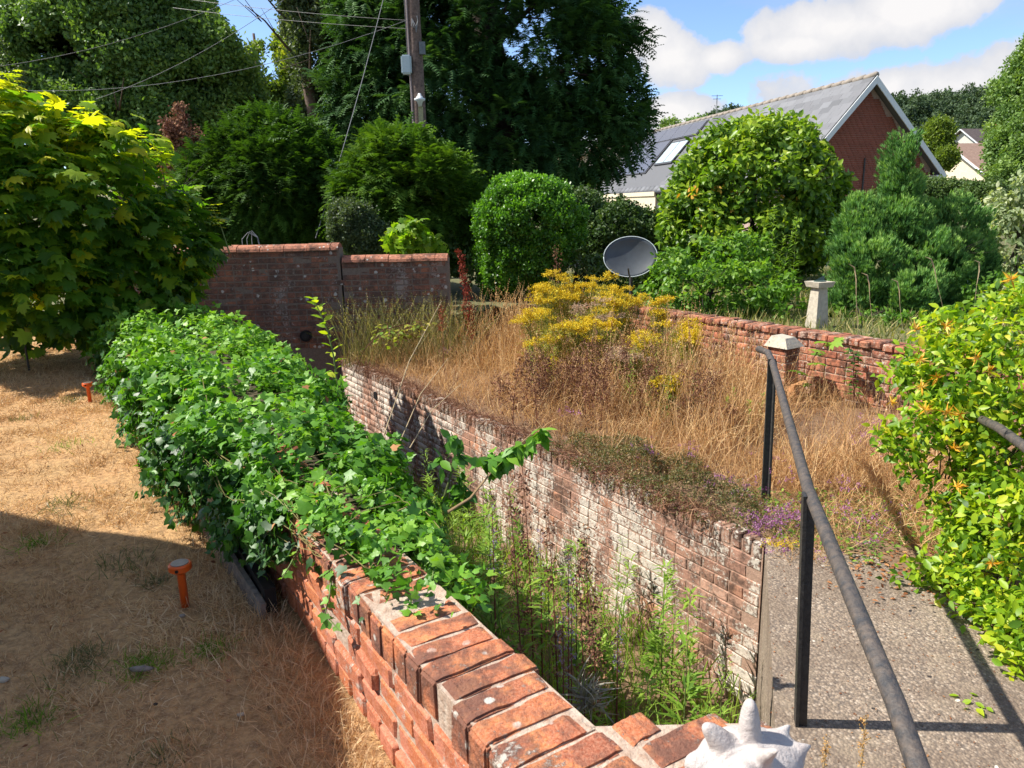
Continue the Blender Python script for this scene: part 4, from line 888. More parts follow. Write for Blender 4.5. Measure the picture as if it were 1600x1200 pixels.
blades('seeding_grass', P2, -.02, rg.uniform(.4, .95, n)*np.clip(.4+de*.42, .35, 1.05)*lowf(P2), dry_grass, rg, SEED, .22, rb=(.3, 1), label='pale seed-headed grass stems standing above the bed')
P2 = bedpts(26000); n = len(P2); blades('grass_thatch', P2, -.02, rg.uniform(.05, .2, n), brown_stem, rg, [blade(b_, .009, 3) for b_ in (.8, 1.6)], .9, rb=(.2, 1), label='brown matted thatch between the grass stems')
# overhang of the bed edge: trailing dry stems and thyme
n = 9000; s_ = rg.uniform(.35, LR, n); P = np.concatenate([RA + dR*s_[:, None] - nR*rg.uniform(-.02, .14, n)[:, None], rg.uniform(-.03, .03, (n, 1))], 1)
Yv = np.concatenate([np.tile(nR, (n, 1))*.5, np.full((n, 1), -.15)], 1) + rvec(rg, n)*.8; o = link('edge_thatch', scatter('edge_thatch', [blade(b_, .014, 3) for b_ in (.9, 1.6)], P, Yv, rvec(rg, n), rg.uniform(.04, .17, n), rg.uniform(0, 1, n), rg), brown_stem); tag(o, 'ragged brown thatch hanging over the top of the retaining wall', 'grass', None, 'stuff')
# low herb mat near the path end
n = 11000; c1 = RA + dR*1.2 - nR*.25; ang = rg.uniform(0, 6.28, n); rr_ = np.sqrt(rg.uniform(0, 1, n)); P2 = c1 + dR*(np.cos(ang)*rr_*1.25)[:, None] - nR*(np.sin(ang)*rr_*.42)[:, None]
hn = np.array([mn.noise(Vector((x*4, y*4, 2))) for x, y in P2]); dz = (.07+.16*hn)*(1-rr_**2) + rg.uniform(-.02, .05, n)*(1+hn); kq = rg.uniform(size=n) < np.clip(1.1-rr_+hn, .1, 1); P2 = P2[kq]; dz = dz[kq]; n = len(P2); P = np.concatenate([P2, dz[:, None]], 1); Yv = np.array([0, 0, .5]) + rvec(rg, n)
o = link('herb_mat', scatter('herb_mat', [clump(rg, 5, .4, .5, .5) for _ in range(4)], P, Yv, rvec(rg, n), rg.uniform(.02, .04, n), np.clip(.42+.33*rg.normal(size=n), 0, 1), rg), leafmat('thyme_leaf', [(0, (.07, .08, .03)), (.35, (.14, .16, .05)), (.6, (.26, .20, .09)), (.8, (.22, .09, .07)), (1, (.40, .28, .14))], .25, .6)); tag(o, 'low olive-green herb mat spilling over the near corner of the bed', 'ground cover', None, 'stuff')
PP = []; 
for px, py, nn, sp_ in [(1205, 812, 30, .05), (1180, 808, 14, .05), (1225, 800, 24, .06), (1240, 808, 24, .05), (1215, 845, 12, .05), (1185, 825, 12, .03), (1320, 795, 12, .06), (1345, 810, 8, .05), (1380, 830, 8, .05), (1350, 680, 10, .06), (1375, 700, 8, .06), (1365, 660, 8, .06), (1130, 745, 9, .06), (1160, 760, 9, .05), (1010, 700, 8, .06), (1215, 710, 8, .05), (1230, 740, 7, .05), (890, 640, 9, .07), (1350, 840, 6, .04), (1320, 760, 8, .05), (1395, 790, 8, .08), (700, 548, 8, .05), (1080, 700, 7, .05), (1290, 860, 6, .05)]:
    c = atz(px, py, .08 if py > 780 else .2); PP.append(c + rg.normal(size=(nn*2, 3))*np.array([sp_, sp_, .025]))
PP = np.concatenate(PP); n = len(PP)
o = link('purple_flowers', scatter('purple_flowers', [clump(rg, 8, .5, .5, .6) for _ in range(3)], PP, rvec(rg, n), rvec(rg, n), rg.uniform(.014, .026, n), rg.uniform(0, 1, n), rg), purple_fl); tag(o, 'scattered small purple thyme flowers at the near end of the bed and path', 'flowers', None, 'stuff')
c = atz(1222, 848, .03); n = 90; PP = c + rg.normal(size=(n, 3))*np.array([.045, .03, .012])
o = link('yellow_stonecrop', scatter('yellow_stonecrop', [clump(rg, 6, .5, .5, .6)], PP, rvec(rg, n), rvec(rg, n), np.full(n, .016), rg.uniform(.2, .8, n), rg), yellow_fl); tag(o, 'small patch of yellow stonecrop on the path corner beside the middle rail post', 'flowers')
# dry grass and creeping weeds over the far end of the path
n = 9000; P2 = np.stack([rg.uniform(1.45, 3.2, n), rg.uniform(3.4, 5.4, n)], 1); kp = (P2[:, 1] > 3.75 + .15*np.sin(P2[:, 0]*7)); P2 = P2[kp]; n = len(P2)
blades('path_end_grass', P2, -.005, rg.uniform(.05, .26, n)*np.interp(P2[:, 0], [1.4, 2.4], [.5, 1.2]), dry_grass, rg, [blade(b_, .01, 3) for b_ in (.8, 1.6)], 1.0, rb=(.1, 1), label='flattened dry grass across the far end of the concrete path')
n = 6000; P2 = np.stack([rg.uniform(2.3, 5.5, n), rg.uniform(1.2, 4.6, n)], 1); blades('rough_grass', P2, -.01, rg.uniform(.05, .25, n), dry_grass, rg, [blade(b_, .012, 3) for b_ in (.8, 1.6)], .8, rb=(0, .9), label='rough dry grass on the ground right of the path behind the climber')
n = 2600; P2 = np.stack([rg.uniform(1.5, 2.9, n), rg.uniform(3.55, 4.6, n)], 1); P = np.concatenate([P2, rg.uniform(0.0, .06, (n, 1))], 1); kp = P[:, 1] > 3.55+.25*np.abs(np.sin(P[:, 0]*5)); P = P[kp]; n = len(P)
o = link('creeping_weeds', scatter('creeping_weeds', OVATE, P, rvec(rg, n)*np.array([1, 1, .3]), np.array([0, 0, 1.])+rvec(rg, n)*.5, rg.uniform(.015, .035, n), np.clip(.4+.3*rg.normal(size=n), 0, 1), rg), leaf_weed); tag(o, 'small creeping green weeds over the far end of the path', 'weeds', None, 'stuff')
n = 700; P2 = np.stack([rg.uniform(1.5, 2.3, n), rg.uniform(3.15, 3.75, n)], 1); kp = rg.uniform(size=n) < np.clip((P2[:, 0]-1.5)*1.3*np.clip((P2[:, 1]-3.1)*2.5, 0, 1), .02, 1); P2 = P2[kp]; n = len(P2); P = np.concatenate([P2, rg.uniform(.003, .012, (n, 1))], 1)
o = link('leaf_litter', scatter('leaf_litter', OVATE, P, rvec(rg, n)*np.array([1, 1, .1]), np.array([0, 0, 1.])+rvec(rg, n)*.3, rg.uniform(.018, .035, n), rg.uniform(0, 1, n), rg), litter_m); tag(o, 'rusty brown leaf litter on the path in front of the climber', 'leaf litter', None, 'stuff')
# grassy growth before the lower far wall
n = 1100; P2 = np.stack([rg.uniform(-2.1, -.5, n), rg.uniform(8.9, 9.65, n)], 1); blades('wall_foot_grass', P2, 0, rg.uniform(.2, .95, n), leafmat('olive_grass', [(0, (.10, .11, .04)), (.5, (.22, .20, .09)), (1, (.42, .34, .18))], .3, .6), rg, SEED, .5, label='olive seeding grass in front of the lower dark wall')

# trench: grass and individual weeds
n = 9000; P2 = np.stack([rg.uniform(-2, 1.4, n), rg.uniform(1.6, 7.5, n)], 1); a1 = (P2 - wl(0, .23)) @ nW; a2 = -((P2 - RA) @ nR)
kp = (a1 > .02) & (a2 < -.02) & (P2[:, 0] < .9+.33*(P2[:, 1]-2.4)-.03); P2 = P2[kp]; n = len(P2)
blades('trench_grass', P2, -1.13, rg.uniform(.15, .5, n), green_grass, rg, [blade(b_, .012, 4) for b_ in (.4, .9, 1.4)], .45, rb=(.2, 1), label='lush green grass on the floor of the trench')
def weed_mesh(h, nl, ll, rg, temps=LANCE, r=.004, branch=0, pw=1.0, up=.5):
    a = Acc(); bendx, bendy = rg.normal()*.07*h, rg.normal()*.07*h; f = lambda t_: np.array([bendx*t_*t_, bendy*t_*t_, h*t_])
    a.tube([f(t_) for t_ in np.linspace(0, 1, 6)], [r*(1.2-t_) for t_ in np.linspace(0, 1, 6)], 5); st = a.make('stem')
    t_ = rg.uniform(.12, 1, nl)**.8; P = np.array([f(x) for x in t_]); an = rg.uniform(0, 6.28, nl); Y = np.stack([np.cos(an), np.sin(an), np.full(nl, up)+rg.normal(size=nl)*.25], 1); Z = np.stack([-np.cos(an)*.5, -np.sin(an)*.5, np.ones(nl)], 1)
    P = P + norm(Y)*branch*rg.uniform(0, 1, nl)[:, None]*(1.1-t_)[:, None]
    lf = scatter('leaves', temps, P, Y, Z, ll*(1.15-t_*.6)*rg.uniform(.6, 1.2, nl), np.clip(.35+.4*t_+.15*rg.normal(size=nl), 0, 1), rg); return st, lf, f
rg = R(90)
kinds = [weed_mesh(.75, 90, .11, rg), weed_mesh(.6, 80, .09, rg, branch=.1), weed_mesh(.9, 100, .12, rg, branch=.06), weed_mesh(.5, 60, .13, rg, up=.9), weed_mesh(.8, 120, .06, rg, branch=.14)]
for st, lf, _ in kinds: st.materials.append(m_stem); lf.materials.append(leaf_weed)
def put_weed(k, p, sc_, rz, name, label, cat, group):
    e = empty(name, tuple(map(float, p)), rz, label, cat, group); e.scale = (sc_,)*3
    for me, nm in ((kinds[k][0], 'stem'), (kinds[k][1], 'leaves')):
        o = bpy.data.objects.new(nm, me); C.objects.link(o); o.parent = e
    return e
cnt = 0
while cnt < 95:
    P_ = np.array([rg.uniform(-1.6, 1.35), rg.uniform(1.7, 6.6)]); a1 = (P_-wl(0, .23)) @ nW; a2 = (P_-RA) @ nR
    if a1 < .1 or a2 < .07 or P_[0] > .9+.33*(P_[1]-2.4)-.08: continue
    close = a2 < 1.0 or P_[1] < 3.0
    put_weed(int(rg.integers(5)), (P_[0], P_[1], -1.13), (rg.uniform(.85, 1.25) if close else rg.uniform(1.1, 1.6)), rg.uniform(0, 6.28), 'leafy_weed', 'narrow-leaved green weed growing up from the trench floor', 'weed', 'weeds on the trench floor'); cnt += 1
# purple spikes and brown dead stalks in the trench
def spike(p, h, label, name='flower_spike', mat=purple_fl, cat='flower', nfl=60, grp=None, lean=(0, 0), stm=None, size=.012, frac=.45, wide=.010):
    e = empty(name, tuple(map(float, p)), 0, label, cat, grp); a = Acc(); f = lambda t_: np.array(p)+np.array([lean[0]*t_*t_, lean[1]*t_*t_, h*t_]); a.tube([f(x) for x in np.linspace(0, 1, 6)], [.004*(1.3-x) for x in np.linspace(0, 1, 6)], 5); plink('stem', a.make('stem'), stm or m_redstem, e)
    t_ = 1-frac*rg.uniform(0, 1, nfl); P = np.array([f(x) for x in t_]) + rg.normal(size=(nfl, 3))*wide*(1.6-t_)[:, None]*1.6
    plink('flowers', scatter('flowers', [clump(rg, 6, .5, .6, .6) for _ in range(2)], P, rvec(rg, nfl), rvec(rg, nfl), size*rg.uniform(.7, 1.3, nfl), rg.uniform(0, 1, nfl), rg), mat, e); return e
for i, (px, py, Yd, h) in enumerate([(888, 905, 2.9, .9), (893, 985, 2.75, .8), (965, 1018, 2.9, .5), (770, 830, 3.2, .7), (880, 1000, 2.7, .7), (845, 865, 3.3, .9)]):
    c = at(px, py, Yd); spike((c[0], c[1], c[2]-h+.12), h, nth(sorted([888, 893, 965, 770, 880, 845]).index(px), 6) + ' of the thin mauve flower spikes in the trench', 'flower_spike', leafmat('mauve_flower%d' % i, [(0, (.22, .16, .34)), (1, (.42, .33, .55))], .3) if i == 0 else bpy.data.materials['mauve_flower0'], 'flower', 40, 'mauve flower spikes in the trench')
for i, (px, py, Yd, h) in enumerate([(905, 880, 3.0, 1.3), (820, 760, 3.4, 1.3), (860, 840, 3.1, 1.2), (915, 850, 3.4, 1.2), (925, 960, 3.1, .9), (800, 800, 3.0, 1.2)]):
    c = at(px, py, Yd); spike((c[0]+.03, c[1], max(c[2]-h+.1, -1.13)), h, nth(sorted([905, 820, 860, 915, 925, 800]).index(px), 6) + ' of the brown dead weed stalks in the trench', 'dead_stalk', brown_stem, 'weed', 70, 'dead stalks in the trench', (-.04, 0), m_redstem, .03, .8, .02)
# pale grass rosette near the wall foot
c = at(920, 1085, 2.35); n = 90; P = np.tile(c + np.array([0, 0, -.03]), (n, 1)) + rg.normal(size=(n, 3))*.02; o = link('grey_rosette', scatter('grey_rosette', [blade(b_, .035, 3) for b_ in (.8, 1.5)], P, rvec(rg, n)+np.array([0, 0, .5]), rvec(rg, n), rg.uniform(.07, .14, n), rg.uniform(.3, 1, n), rg), leafmat('grey_leaf', [(0, (.16, .14, .12)), (1, (.36, .34, .28))], .2, .7)); tag(o, 'grey drying rosette of narrow leaves at the corner of the coping', 'plant')

# ------------------------------------------------------------------ ragwort and other tall plants of the bed
rg = R(100)
def ragwort(p, top, wide, label, seed, pale=False):
    rg = R(seed); p = np.array(p, float); top = np.array(top, float); e = empty('ragwort', tuple(p), 0, label, 'wildflower', 'ragwort plants in the bed'); h = top[2]-p[2]
    a = Acc(); b = Acc(); tips = []
    for k in range(8):
        q = top + np.array([rg.normal()*wide*.6, rg.normal()*wide*.4, -abs(rg.normal())*h*.17]); mid = (p+q)/2 + np.array([rg.normal()*.03, rg.normal()*.03, 0]); p0 = p + np.array([rg.normal()*.03, rg.normal()*.03, 0]); a.tube([p0, mid, q - np.array([0, 0, h*.12])], [.006, .005, .003], 5)
        for j in range(7):
            t_ = q + np.array([rg.normal()*wide*.28, rg.normal()*wide*.2, rg.uniform(-.035, .035)]); s0 = q - np.array([0, 0, h*.14]); a.tube([s0, (s0+t_)/2 + np.array([0, 0, -.01]), t_], [.002, .0015, .001], 4); tips.append(t_)
    plink('stem', a.make('stem'), m_stem, e)
    tips = np.array(tips); n = len(tips)*13; P = np.repeat(tips, 13, 0) + rg.normal(size=(n, 3))*np.array([.026, .026, .009]); m_ = white_fl if pale else yellow_fl
    plink('flower_heads', scatter('flower_heads', [clump(rg, 5, .5, .55, .8) for _ in range(3)], P, rvec(rg, n), np.array([0, 0, 1.])+rvec(rg, n)*.4, rg.uniform(.015, .027, n), rg.uniform(0, 1, n), rg), m_, e)
    n = 620; t_ = rg.uniform(.1, .88, n); P = p + (top-p)*t_[:, None] + rg.normal(size=(n, 3))*np.array([wide*.42, wide*.3, .02]); plink('leaves', scatter('leaves', [clump(rg, 6, .6, .5, .3) for _ in range(3)], P, rvec(rg, n), rvec(rg, n), rg.uniform(.03, .07, n), np.clip(.5+.25*rg.normal(size=n), 0, 1), rg), green_weedy, e)
green_weedy = leafmat('ragwort_leaf', [(0, (.16, .15, .04)), (.5, (.30, .30, .06)), (1, (.48, .42, .11))], .35, .6)
rw = [(866, 425, 8.6, .17, 'tallest left ragwort with a bright yellow flower top under the round shrub', 0), (938, 428, 8.6, .2, 'tall ragwort with a broad flat yellow top in front of the satellite dish', 0), (880, 455, 8.4, .2, 'ragwort with dense yellow heads just below the tallest left one', 0),
      (838, 482, 8.0, .2, 'ragwort at the left of the clump with a low wide yellow top', 0), (985, 458, 8.5, .16, 'ragwort with small yellow heads right of the broad one, below the dish', 0), (920, 470, 8.0, .22, 'faded ragwort gone to pale fluff in the middle of the clump', 1), (965, 465, 8.1, .14, 'short ragwort with sparse yellow heads in the middle of the clump', 0),
      (1005, 518, 7.2, .19, 'ragwort with a dull golden top low on the right of the clump', 0), (1060, 500, 7.8, .16, 'golden ragwort against the left end of the orange wall', 0), (985, 540, 6.9, .14, 'small ragwort gone to pinkish fluff before the golden one', 1), (900, 495, 7.6, .14, 'thin ragwort with a few yellow heads in front of the clump', 0), (1048, 592, 6.2, .07, 'very small ragwort with one low yellow head in front of the grass', 0), (1030, 465, 8.3, .10, 'slender ragwort with a little yellow top left of the orange wall', 0),
      (850, 440, 8.3, .16, 'ragwort with lemon heads at the left shoulder of the tallest left one', 0), (905, 445, 8.5, .15, 'ragwort filling the gap between the two tallest plants', 0), (955, 450, 8.3, .18, 'leafy ragwort directly under the broad flat-topped one', 0), (870, 500, 7.6, .18, 'half-faded ragwort low in the middle left of the clump', 0), (940, 500, 7.5, .18, 'greenish ragwort low in the middle of the clump', 0), (1075, 520, 7.5, .12, 'golden ragwort lowest on the right, touching the orange wall', 0)]
for i, (px, py, Yd, wd, lab, pale) in enumerate(rw):
    c = at(px, py, Yd); ragwort((c[0]+rg.normal()*.04, c[1]+.05, 0), c, wd, lab, 300+i, pale)
# brown thickets
for i, (px, py, Yd, h) in enumerate([(860, 560, 6.9, .75), (885, 580, 6.8, .7), (905, 560, 7, .8), (930, 590, 6.6, .75), (950, 600, 6.4, .7), (1000, 600, 6.3, .7), (845, 600, 6.9, .5), (1100, 610, 6.0, .5), (1060, 620, 6.1, .5), (975, 560, 7.0, .8), (1140, 640, 5.8, .4), (870, 385, 9.2, 1.1)] + [(int(x), int(560+.12*abs(x-900)+20*math.sin(x)), 6.6+.5*math.cos(x), .6) for x in (780, 800, 822, 838, 855, 868, 880, 893, 915, 922, 940, 962, 985, 1012, 1028, 1045, 1075, 1090, 1120)]):
    c = at(px, py, Yd); spike((c[0], c[1], 0), c[2] if i == 11 else max(c[2]+.08+.08*math.sin(i*3), .3), ('tall pinkish-brown feathery dead stalk in front of the round shrub' if i == 11 else 'reddish-brown dead flower stalk among the dry grass of the bed'), 'dead_stalk', brown_stem, 'weed', 170, 'dead stalks in the bed', (rg.normal()*.05, 0), m_redstem, .026, .85, .03)
for i, (px, py, Yd, h, lab) in enumerate([(716, 392, 9.0, 0, 'tall rust-red dock seed spike leaning at the end of the lower dark wall'), (687, 482, 8.2, 0, 'small dark red dock seed spike left of the tall one')]):
    c = at(px, py, Yd); spike((c[0]+(.13 if i == 0 else .02), c[1], 0), c[2], lab, 'dock', red_dock, 'weed', 260 if i == 0 else 90, None, (-.12 if i == 0 else 0, 0), m_redstem, .035 if i == 0 else .022, .75 if i == 0 else .3, .018)
# feathery green plant in the bed (right of centre)
for i, (px, py, Yd) in enumerate([(1010, 610, 6.2), (985, 590, 6.4), (1040, 640, 6.0), (1000, 560, 6.9), (1025, 590, 6.6), (860, 520, 7.4), (1085, 600, 6.5), (830, 540, 7.2)]):
    c = at(px, py, Yd); c[2] = 0; put_weed(4 if i else 1, c, .75, i*2., 'feathery_weed', 'feathery green weed between the dead stalks in the middle of the bed', 'weed', 'feathery weeds in the bed')
for i, (px, py, Yd) in enumerate([(1225, 390, 11), (1205, 400, 10.9), (1180, 410, 11), (1240, 420, 10.8), (1215, 420, 11.1)]):
    c = at(px, py, Yd); put_weed([0, 2, 0, 2, 0][i], (c[0], c[1], LZ), (c[2]+.55-LZ)/.8, i*1.3, 'willowherb', nth(sorted([1225, 1205, 1180, 1240, 1215]).index(px), 5) + ' of the upright narrow-leaved stalks before the rhododendron', 'plant', 'tall stalks before the rhododendron')
for (px, py, Yd) in [(1150, 605, 6.4), (1190, 615, 6.2), (1170, 640, 6.0), (1135, 630, 6.1)]:
    c = at(px, py, Yd); put_weed(3, (c[0], c[1], 0), .55, px*.1, 'leafy_weed', 'broad green weed clump in dry grass left of the far rail post', 'weed', 'green weeds beside the far rail post')
# bramble trailing on the bed's far corner
rg = R(110)
br = empty('bramble', tuple(at(620, 520, 8.9)), 0, 'pale green bramble sprawling over the far corner of the retaining wall, with one red runner', 'plant')
for k in range(14):
    b0 = at(630+rg.normal()*12, 530, 8.9); e = at(rg.uniform(565, 690), rg.uniform(500, 545), 8.6+rg.uniform(-.2, .5)); m_ = (b0+e)/2 + np.array([0, 0, .12]); strand([b0, m_, e], 9, .085, br, leaf_gold, rg, m_redstem, .004, OVATE, (.0, 1), 'runner', -.1)
strand([at(640, 505, 8.6), at(600, 515, 8.2), at(570, 545, 7.8), at(550, 590, 7.6)], 7, .075, br, leaf_bram, rg, m_redstem, .005, OVATE, (.3, .9), 'runner', -.2)
# sprig against the orange wall
vs = empty('vine_sprig', tuple(at(1270, 600, 6.9)), 0, 'trailing vine sprig with broad leaves and an orange leaf on the orange brick wall', 'climbing plant')
strand([at(1250, 610, 6.9), at(1270, 560, 6.85), at(1290, 535, 6.85), at(1310, 530, 6.8)], 9, .15, vs, leaf_bram, rg, m_redstem, .006, MAPLE, (.5, 1), 'runner', -.2)
whorl(at(1245, 600, 6.8), (0, 0, 1), 5, .14, vs, litter_m, rg, MAPLE, (.8, 1), .03, 'orange_leaf')
strand([at(1335, 620, 6.5), at(1332, 590, 6.55), at(1335, 560, 6.6), at(1330, 545, 6.6)], 34, .085, vs, leaf_box, rg, m_redstem, .006, OVATE, (0, .5), 'climbing_stem', -.4)
# long pale grass culms leaning from the ivy
for i, (x0, y0, x1, y1) in enumerate([(600, 680, 690, 470), (625, 690, 700, 560), (640, 700, 720, 600)]):
    a = Acc(); p0 = at(x0, y0, 4.6); p1 = at(x1, y1, 5.2); a.tube([p0, (p0+p1)/2 + np.array([-.03, 0, .03]), p1], [.004, .003, .0015], 5); o = link('grass_culm', a.make('grass_culm'), m_straw_st)
    tag(o, 'long bare straw-coloured stem leaning across the trench out of the ivy', 'grass', 'leaning straw stems')
for i, (x0, y0, x1, y1) in enumerate([(1342, 500, 1335, 418), (1365, 480, 1355, 430), (1478, 460, 1455, 405), (1520, 460, 1530, 410), (1412, 490, 1402, 440)]):
    a = Acc(); p0 = at(x0, y0+40, 7.2); p1 = at(x1, y1, 7.2); a.tube([p0, (p0*.4+p1*.6), (p0*.15+p1*.85) + np.array([.01, 0, 0]), p1, p1 + (p1-p0)*.06 + np.array([-.05, 0, -.01])], [.002, .002, .006, .0065, .0015], 5); o = link('plantain', a.make('plantain'), m_straw_st)
    tag(o, nth(sorted([1342, 1365, 1478, 1520, 1412]).index(x0), 5) + ' of the pale plantain-like seed heads before the juniper', 'grass', 'pale seed heads before the juniper')

# ------------------------------------------------------------------ handrails
rg = R(120)
hr = empty('handrail', (1.05, 2.4, 0), 0, 'black painted tube handrail on flat steel posts along the trench edge of the path', 'handrail')
p1 = np.array([1.62, 4.5, 0]); p1t = at(1206, 560, 4.66); p2 = atz(1245, 1130, 0); p2t = at(1257, 770, 2.42)
a = Acc(); rail = [at(1185, 545, 5.0), at(1200, 551, 4.86), at(1207, 566, 4.66), at(1222, 620, 3.9), at(1246, 705, 2.95), at(1263, 765, 2.5), at(1330, 930, 1.75), at(1400, 1100, 1.36), at(1440, 1215, 1.2), at(1520, 1400, .95)]
a.tube(rail, .0215, 14); plink('rail', a.make('rail', True), m_rail, hr)
def bar(p, q, wx, wy, ang):
    p = Vector(tuple(p)); q = Vector(tuple(q)); d = (q-p); rot = d.to_track_quat('Z', 'Y').to_matrix() @ Matrix.Rotation(ang, 3, 'Z'); return Acc().box((p+q)/2, (wx, wy, d.length), rot=rot)
for f0, t0 in ((p1, p1t), (p2, p2t)):
    f0 = np.array(f0); me = bar(f0 - np.array([0, 0, .05]), t0 - np.array([0, 0, .005]), .05, .012, rad(20)); b2 = bar(f0 + np.array([.018, -.012, -.05]), t0 + np.array([.018, -.012, -.012]), .012, .03, rad(20)); off = len(me.V); me.V += b2.V; me.F += [[i+off for i in f] for f in b2.F]
    plink('post', me.make('post'), m_post, hr)
hr2 = empty('handrail', tuple(atz(1495, 840, 0)), 0, 'second black handrail at the right edge, mostly swallowed by the climber', 'handrail')
a = Acc(); a.tube([at(1500, 640, 3.95), at(1560, 668, 3.25), at(1600, 697, 2.95), at(1690, 770, 2.4), at(1900, 950, 1.7)], .0215, 12); plink('rail', a.make('rail', True), m_rail, hr2)
plink('post', bar(atz(1495, 845, -.02), at(1500, 645, 3.92), .05, .014, 0).make('post'), m_post, hr2)
plink('post', bar(atz(1640, 1200, -.02), at(1640, 735, 2.7), .05, .014, 0).make('post'), m_post, hr2)

# ------------------------------------------------------------------ shell on the coping
def shell():
    c = atz(1170, 1193, .955); bm = bmesh.new(); bmesh.ops.create_icosphere(bm, subdivisions=6, radius=1)
    V = np.array([v.co for v in bm.verts]); Fc = [[v.index for v in f.verts] for f in bm.faces]; bm.free()
    def dirp(px, py, dz=0): q = at(px, py, c[1]+dz); return q - c
    sp = [(dirp(1172, 1094, .01), 50), (dirp(1101, 1132, .0), 50), (dirp(1072, 1192, -.01), 60), (dirp(1232, 1134, .03), 120), (dirp(1264, 1166, .0), 120), (dirp(1215, 1172, -.085), 130), (dirp(1165, 1215, -.10), 90), (dirp(1110, 1235, -.08), 90)]
    base = np.array([.086, .070, .050]); D = norm(V); r = 1/np.linalg.norm(D/base, axis=1)
    a2 = np.arctan2(D[:, 2], D[:, 0]); r = r*(1 + .05*np.abs(np.sin(a2*2.5 + D[:, 0]*4)) + .012*np.sin(D[:, 1]*40+a2*2))
    for d, k in sp:
        L = np.linalg.norm(d); dn = d/L; dot = D @ dn; r0 = 1/np.linalg.norm(dn/base); amp = max(L - r0, .004); lam = np.arccos(np.clip(dot, -1, 1)); r = r + amp*np.exp(-(lam/(.23 if k < 70 else .13))**(2.2 if k < 70 else 1.3))
    P = D*r[:, None] + c
    o = link('conch_shell', mesh('conch_shell', P, Fc, True), m_shell); return o
tag(shell(), 'bleached white knobbly conch shell resting on the brick coping at the bottom of the picture', 'shell')

# ------------------------------------------------------------------ lawn stakes, board, debris
def stake(p, s_, label):
    e = empty('garden_stake', tuple(map(float, p)), 0, label, 'garden stake', 'orange stakes in the lawn')
    a = Acc(); a.lathe([(.0145*s_, -.05), (.0145*s_, .118*s_), (.017*s_, .122*s_)], p, 16); plink('tube', a.make('tube', True), m_orange, e)
    a = Acc(); a.lathe([(.018*s_, .12*s_), (.034*s_, .132*s_), (.040*s_, .137*s_), (.040*s_, .155*s_), (.036*s_, .160*s_)], p, 28); plink('head', a.make('head', False), m_orange, e)
    a = Acc(); a.lathe([(.031*s_, .1605*s_), (.031*s_, .1625*s_)], p, 24); plink('solar_cell', a.make('solar_cell'), m_solar, e)
    a = Acc(); a.tube([(p[0]+.005, p[1]-.036*s_, p[2]+.146*s_), (p[0]+.005, p[1]-.043*s_, p[2]+.146*s_)], .006*s_, 8); plink('sensor', a.make('sensor'), m_black, e)
g1 = atz(289, 942, LZ); stake(g1, 1.0, 'orange plastic stake with a flat round solar head, the nearer one in the shaded lawn')
g2 = atz(141, 628, LZ); stake(g2, .95, 'orange plastic stake, the far one on the sunlit lawn near the ivy')
q0 = wl(1.92, -.12); a = Acc(); a.box((q0[0], q0[1], .53), (1.0, .02, .11), rot=Matrix.Rotation(cang+.03, 3, 'Z') @ Matrix.Rotation(-.04, 3, 'Y') @ Matrix.Rotation(.12, 3, 'X')); o = link('board', a.make('board'), m_plank); tag(o, 'grey weathered board propped along the foot of the brick wall under the ivy', 'board')
q0 = wl(1.9, -.065); a = Acc(); a.box((q0[0], q0[1], .54), (.9, .04, .12), cang); o = link('gap_strip', a.make('gap_strip'), m_black); tag(o, 'black strip standing in for the dark gap between the grey board and the brick wall', 'dark gap')  # black strip put where only a dark gap shows beside the wall
rg = R(130)
for px, py, lab, mt, s_ in [(5, 1062, 'white stone at the left edge of the lawn', m_stone, .03), (376, 1116, 'pale mottled pebble on the dry lawn near the wall', m_stone, .018), (220, 1045, 'long pale wood chip on the lawn', m_plank, .03), (243, 1100, 'tiny dark red scrap on the shaded lawn', m_barkd, .012), (357, 1063, 'small red brick chip on the lawn', m_side, .012), (285, 962, 'tan dead leaf just below the near orange stake', m_ridge, .02)]:
    c = atz(px, py, LZ+.012); bm = bmesh.new(); bmesh.ops.create_icosphere(bm, subdivisions=2, radius=1)
    for v in bm.verts: v.co = Vector((v.co.x*(2.2 if 'chip' in lab and 'wood' in lab else 1), v.co.y*.7, v.co.z*.5))*s_*.6*(1+.25*mn.noise(v.co*2+Vector((px, 0, 0)))) + Vector(tuple(c))
    o = link('stone' if 'stone' in lab or 'pebble' in lab else 'scrap', bm_mesh('stone', bm, True), mt); tag(o, lab, 'debris')
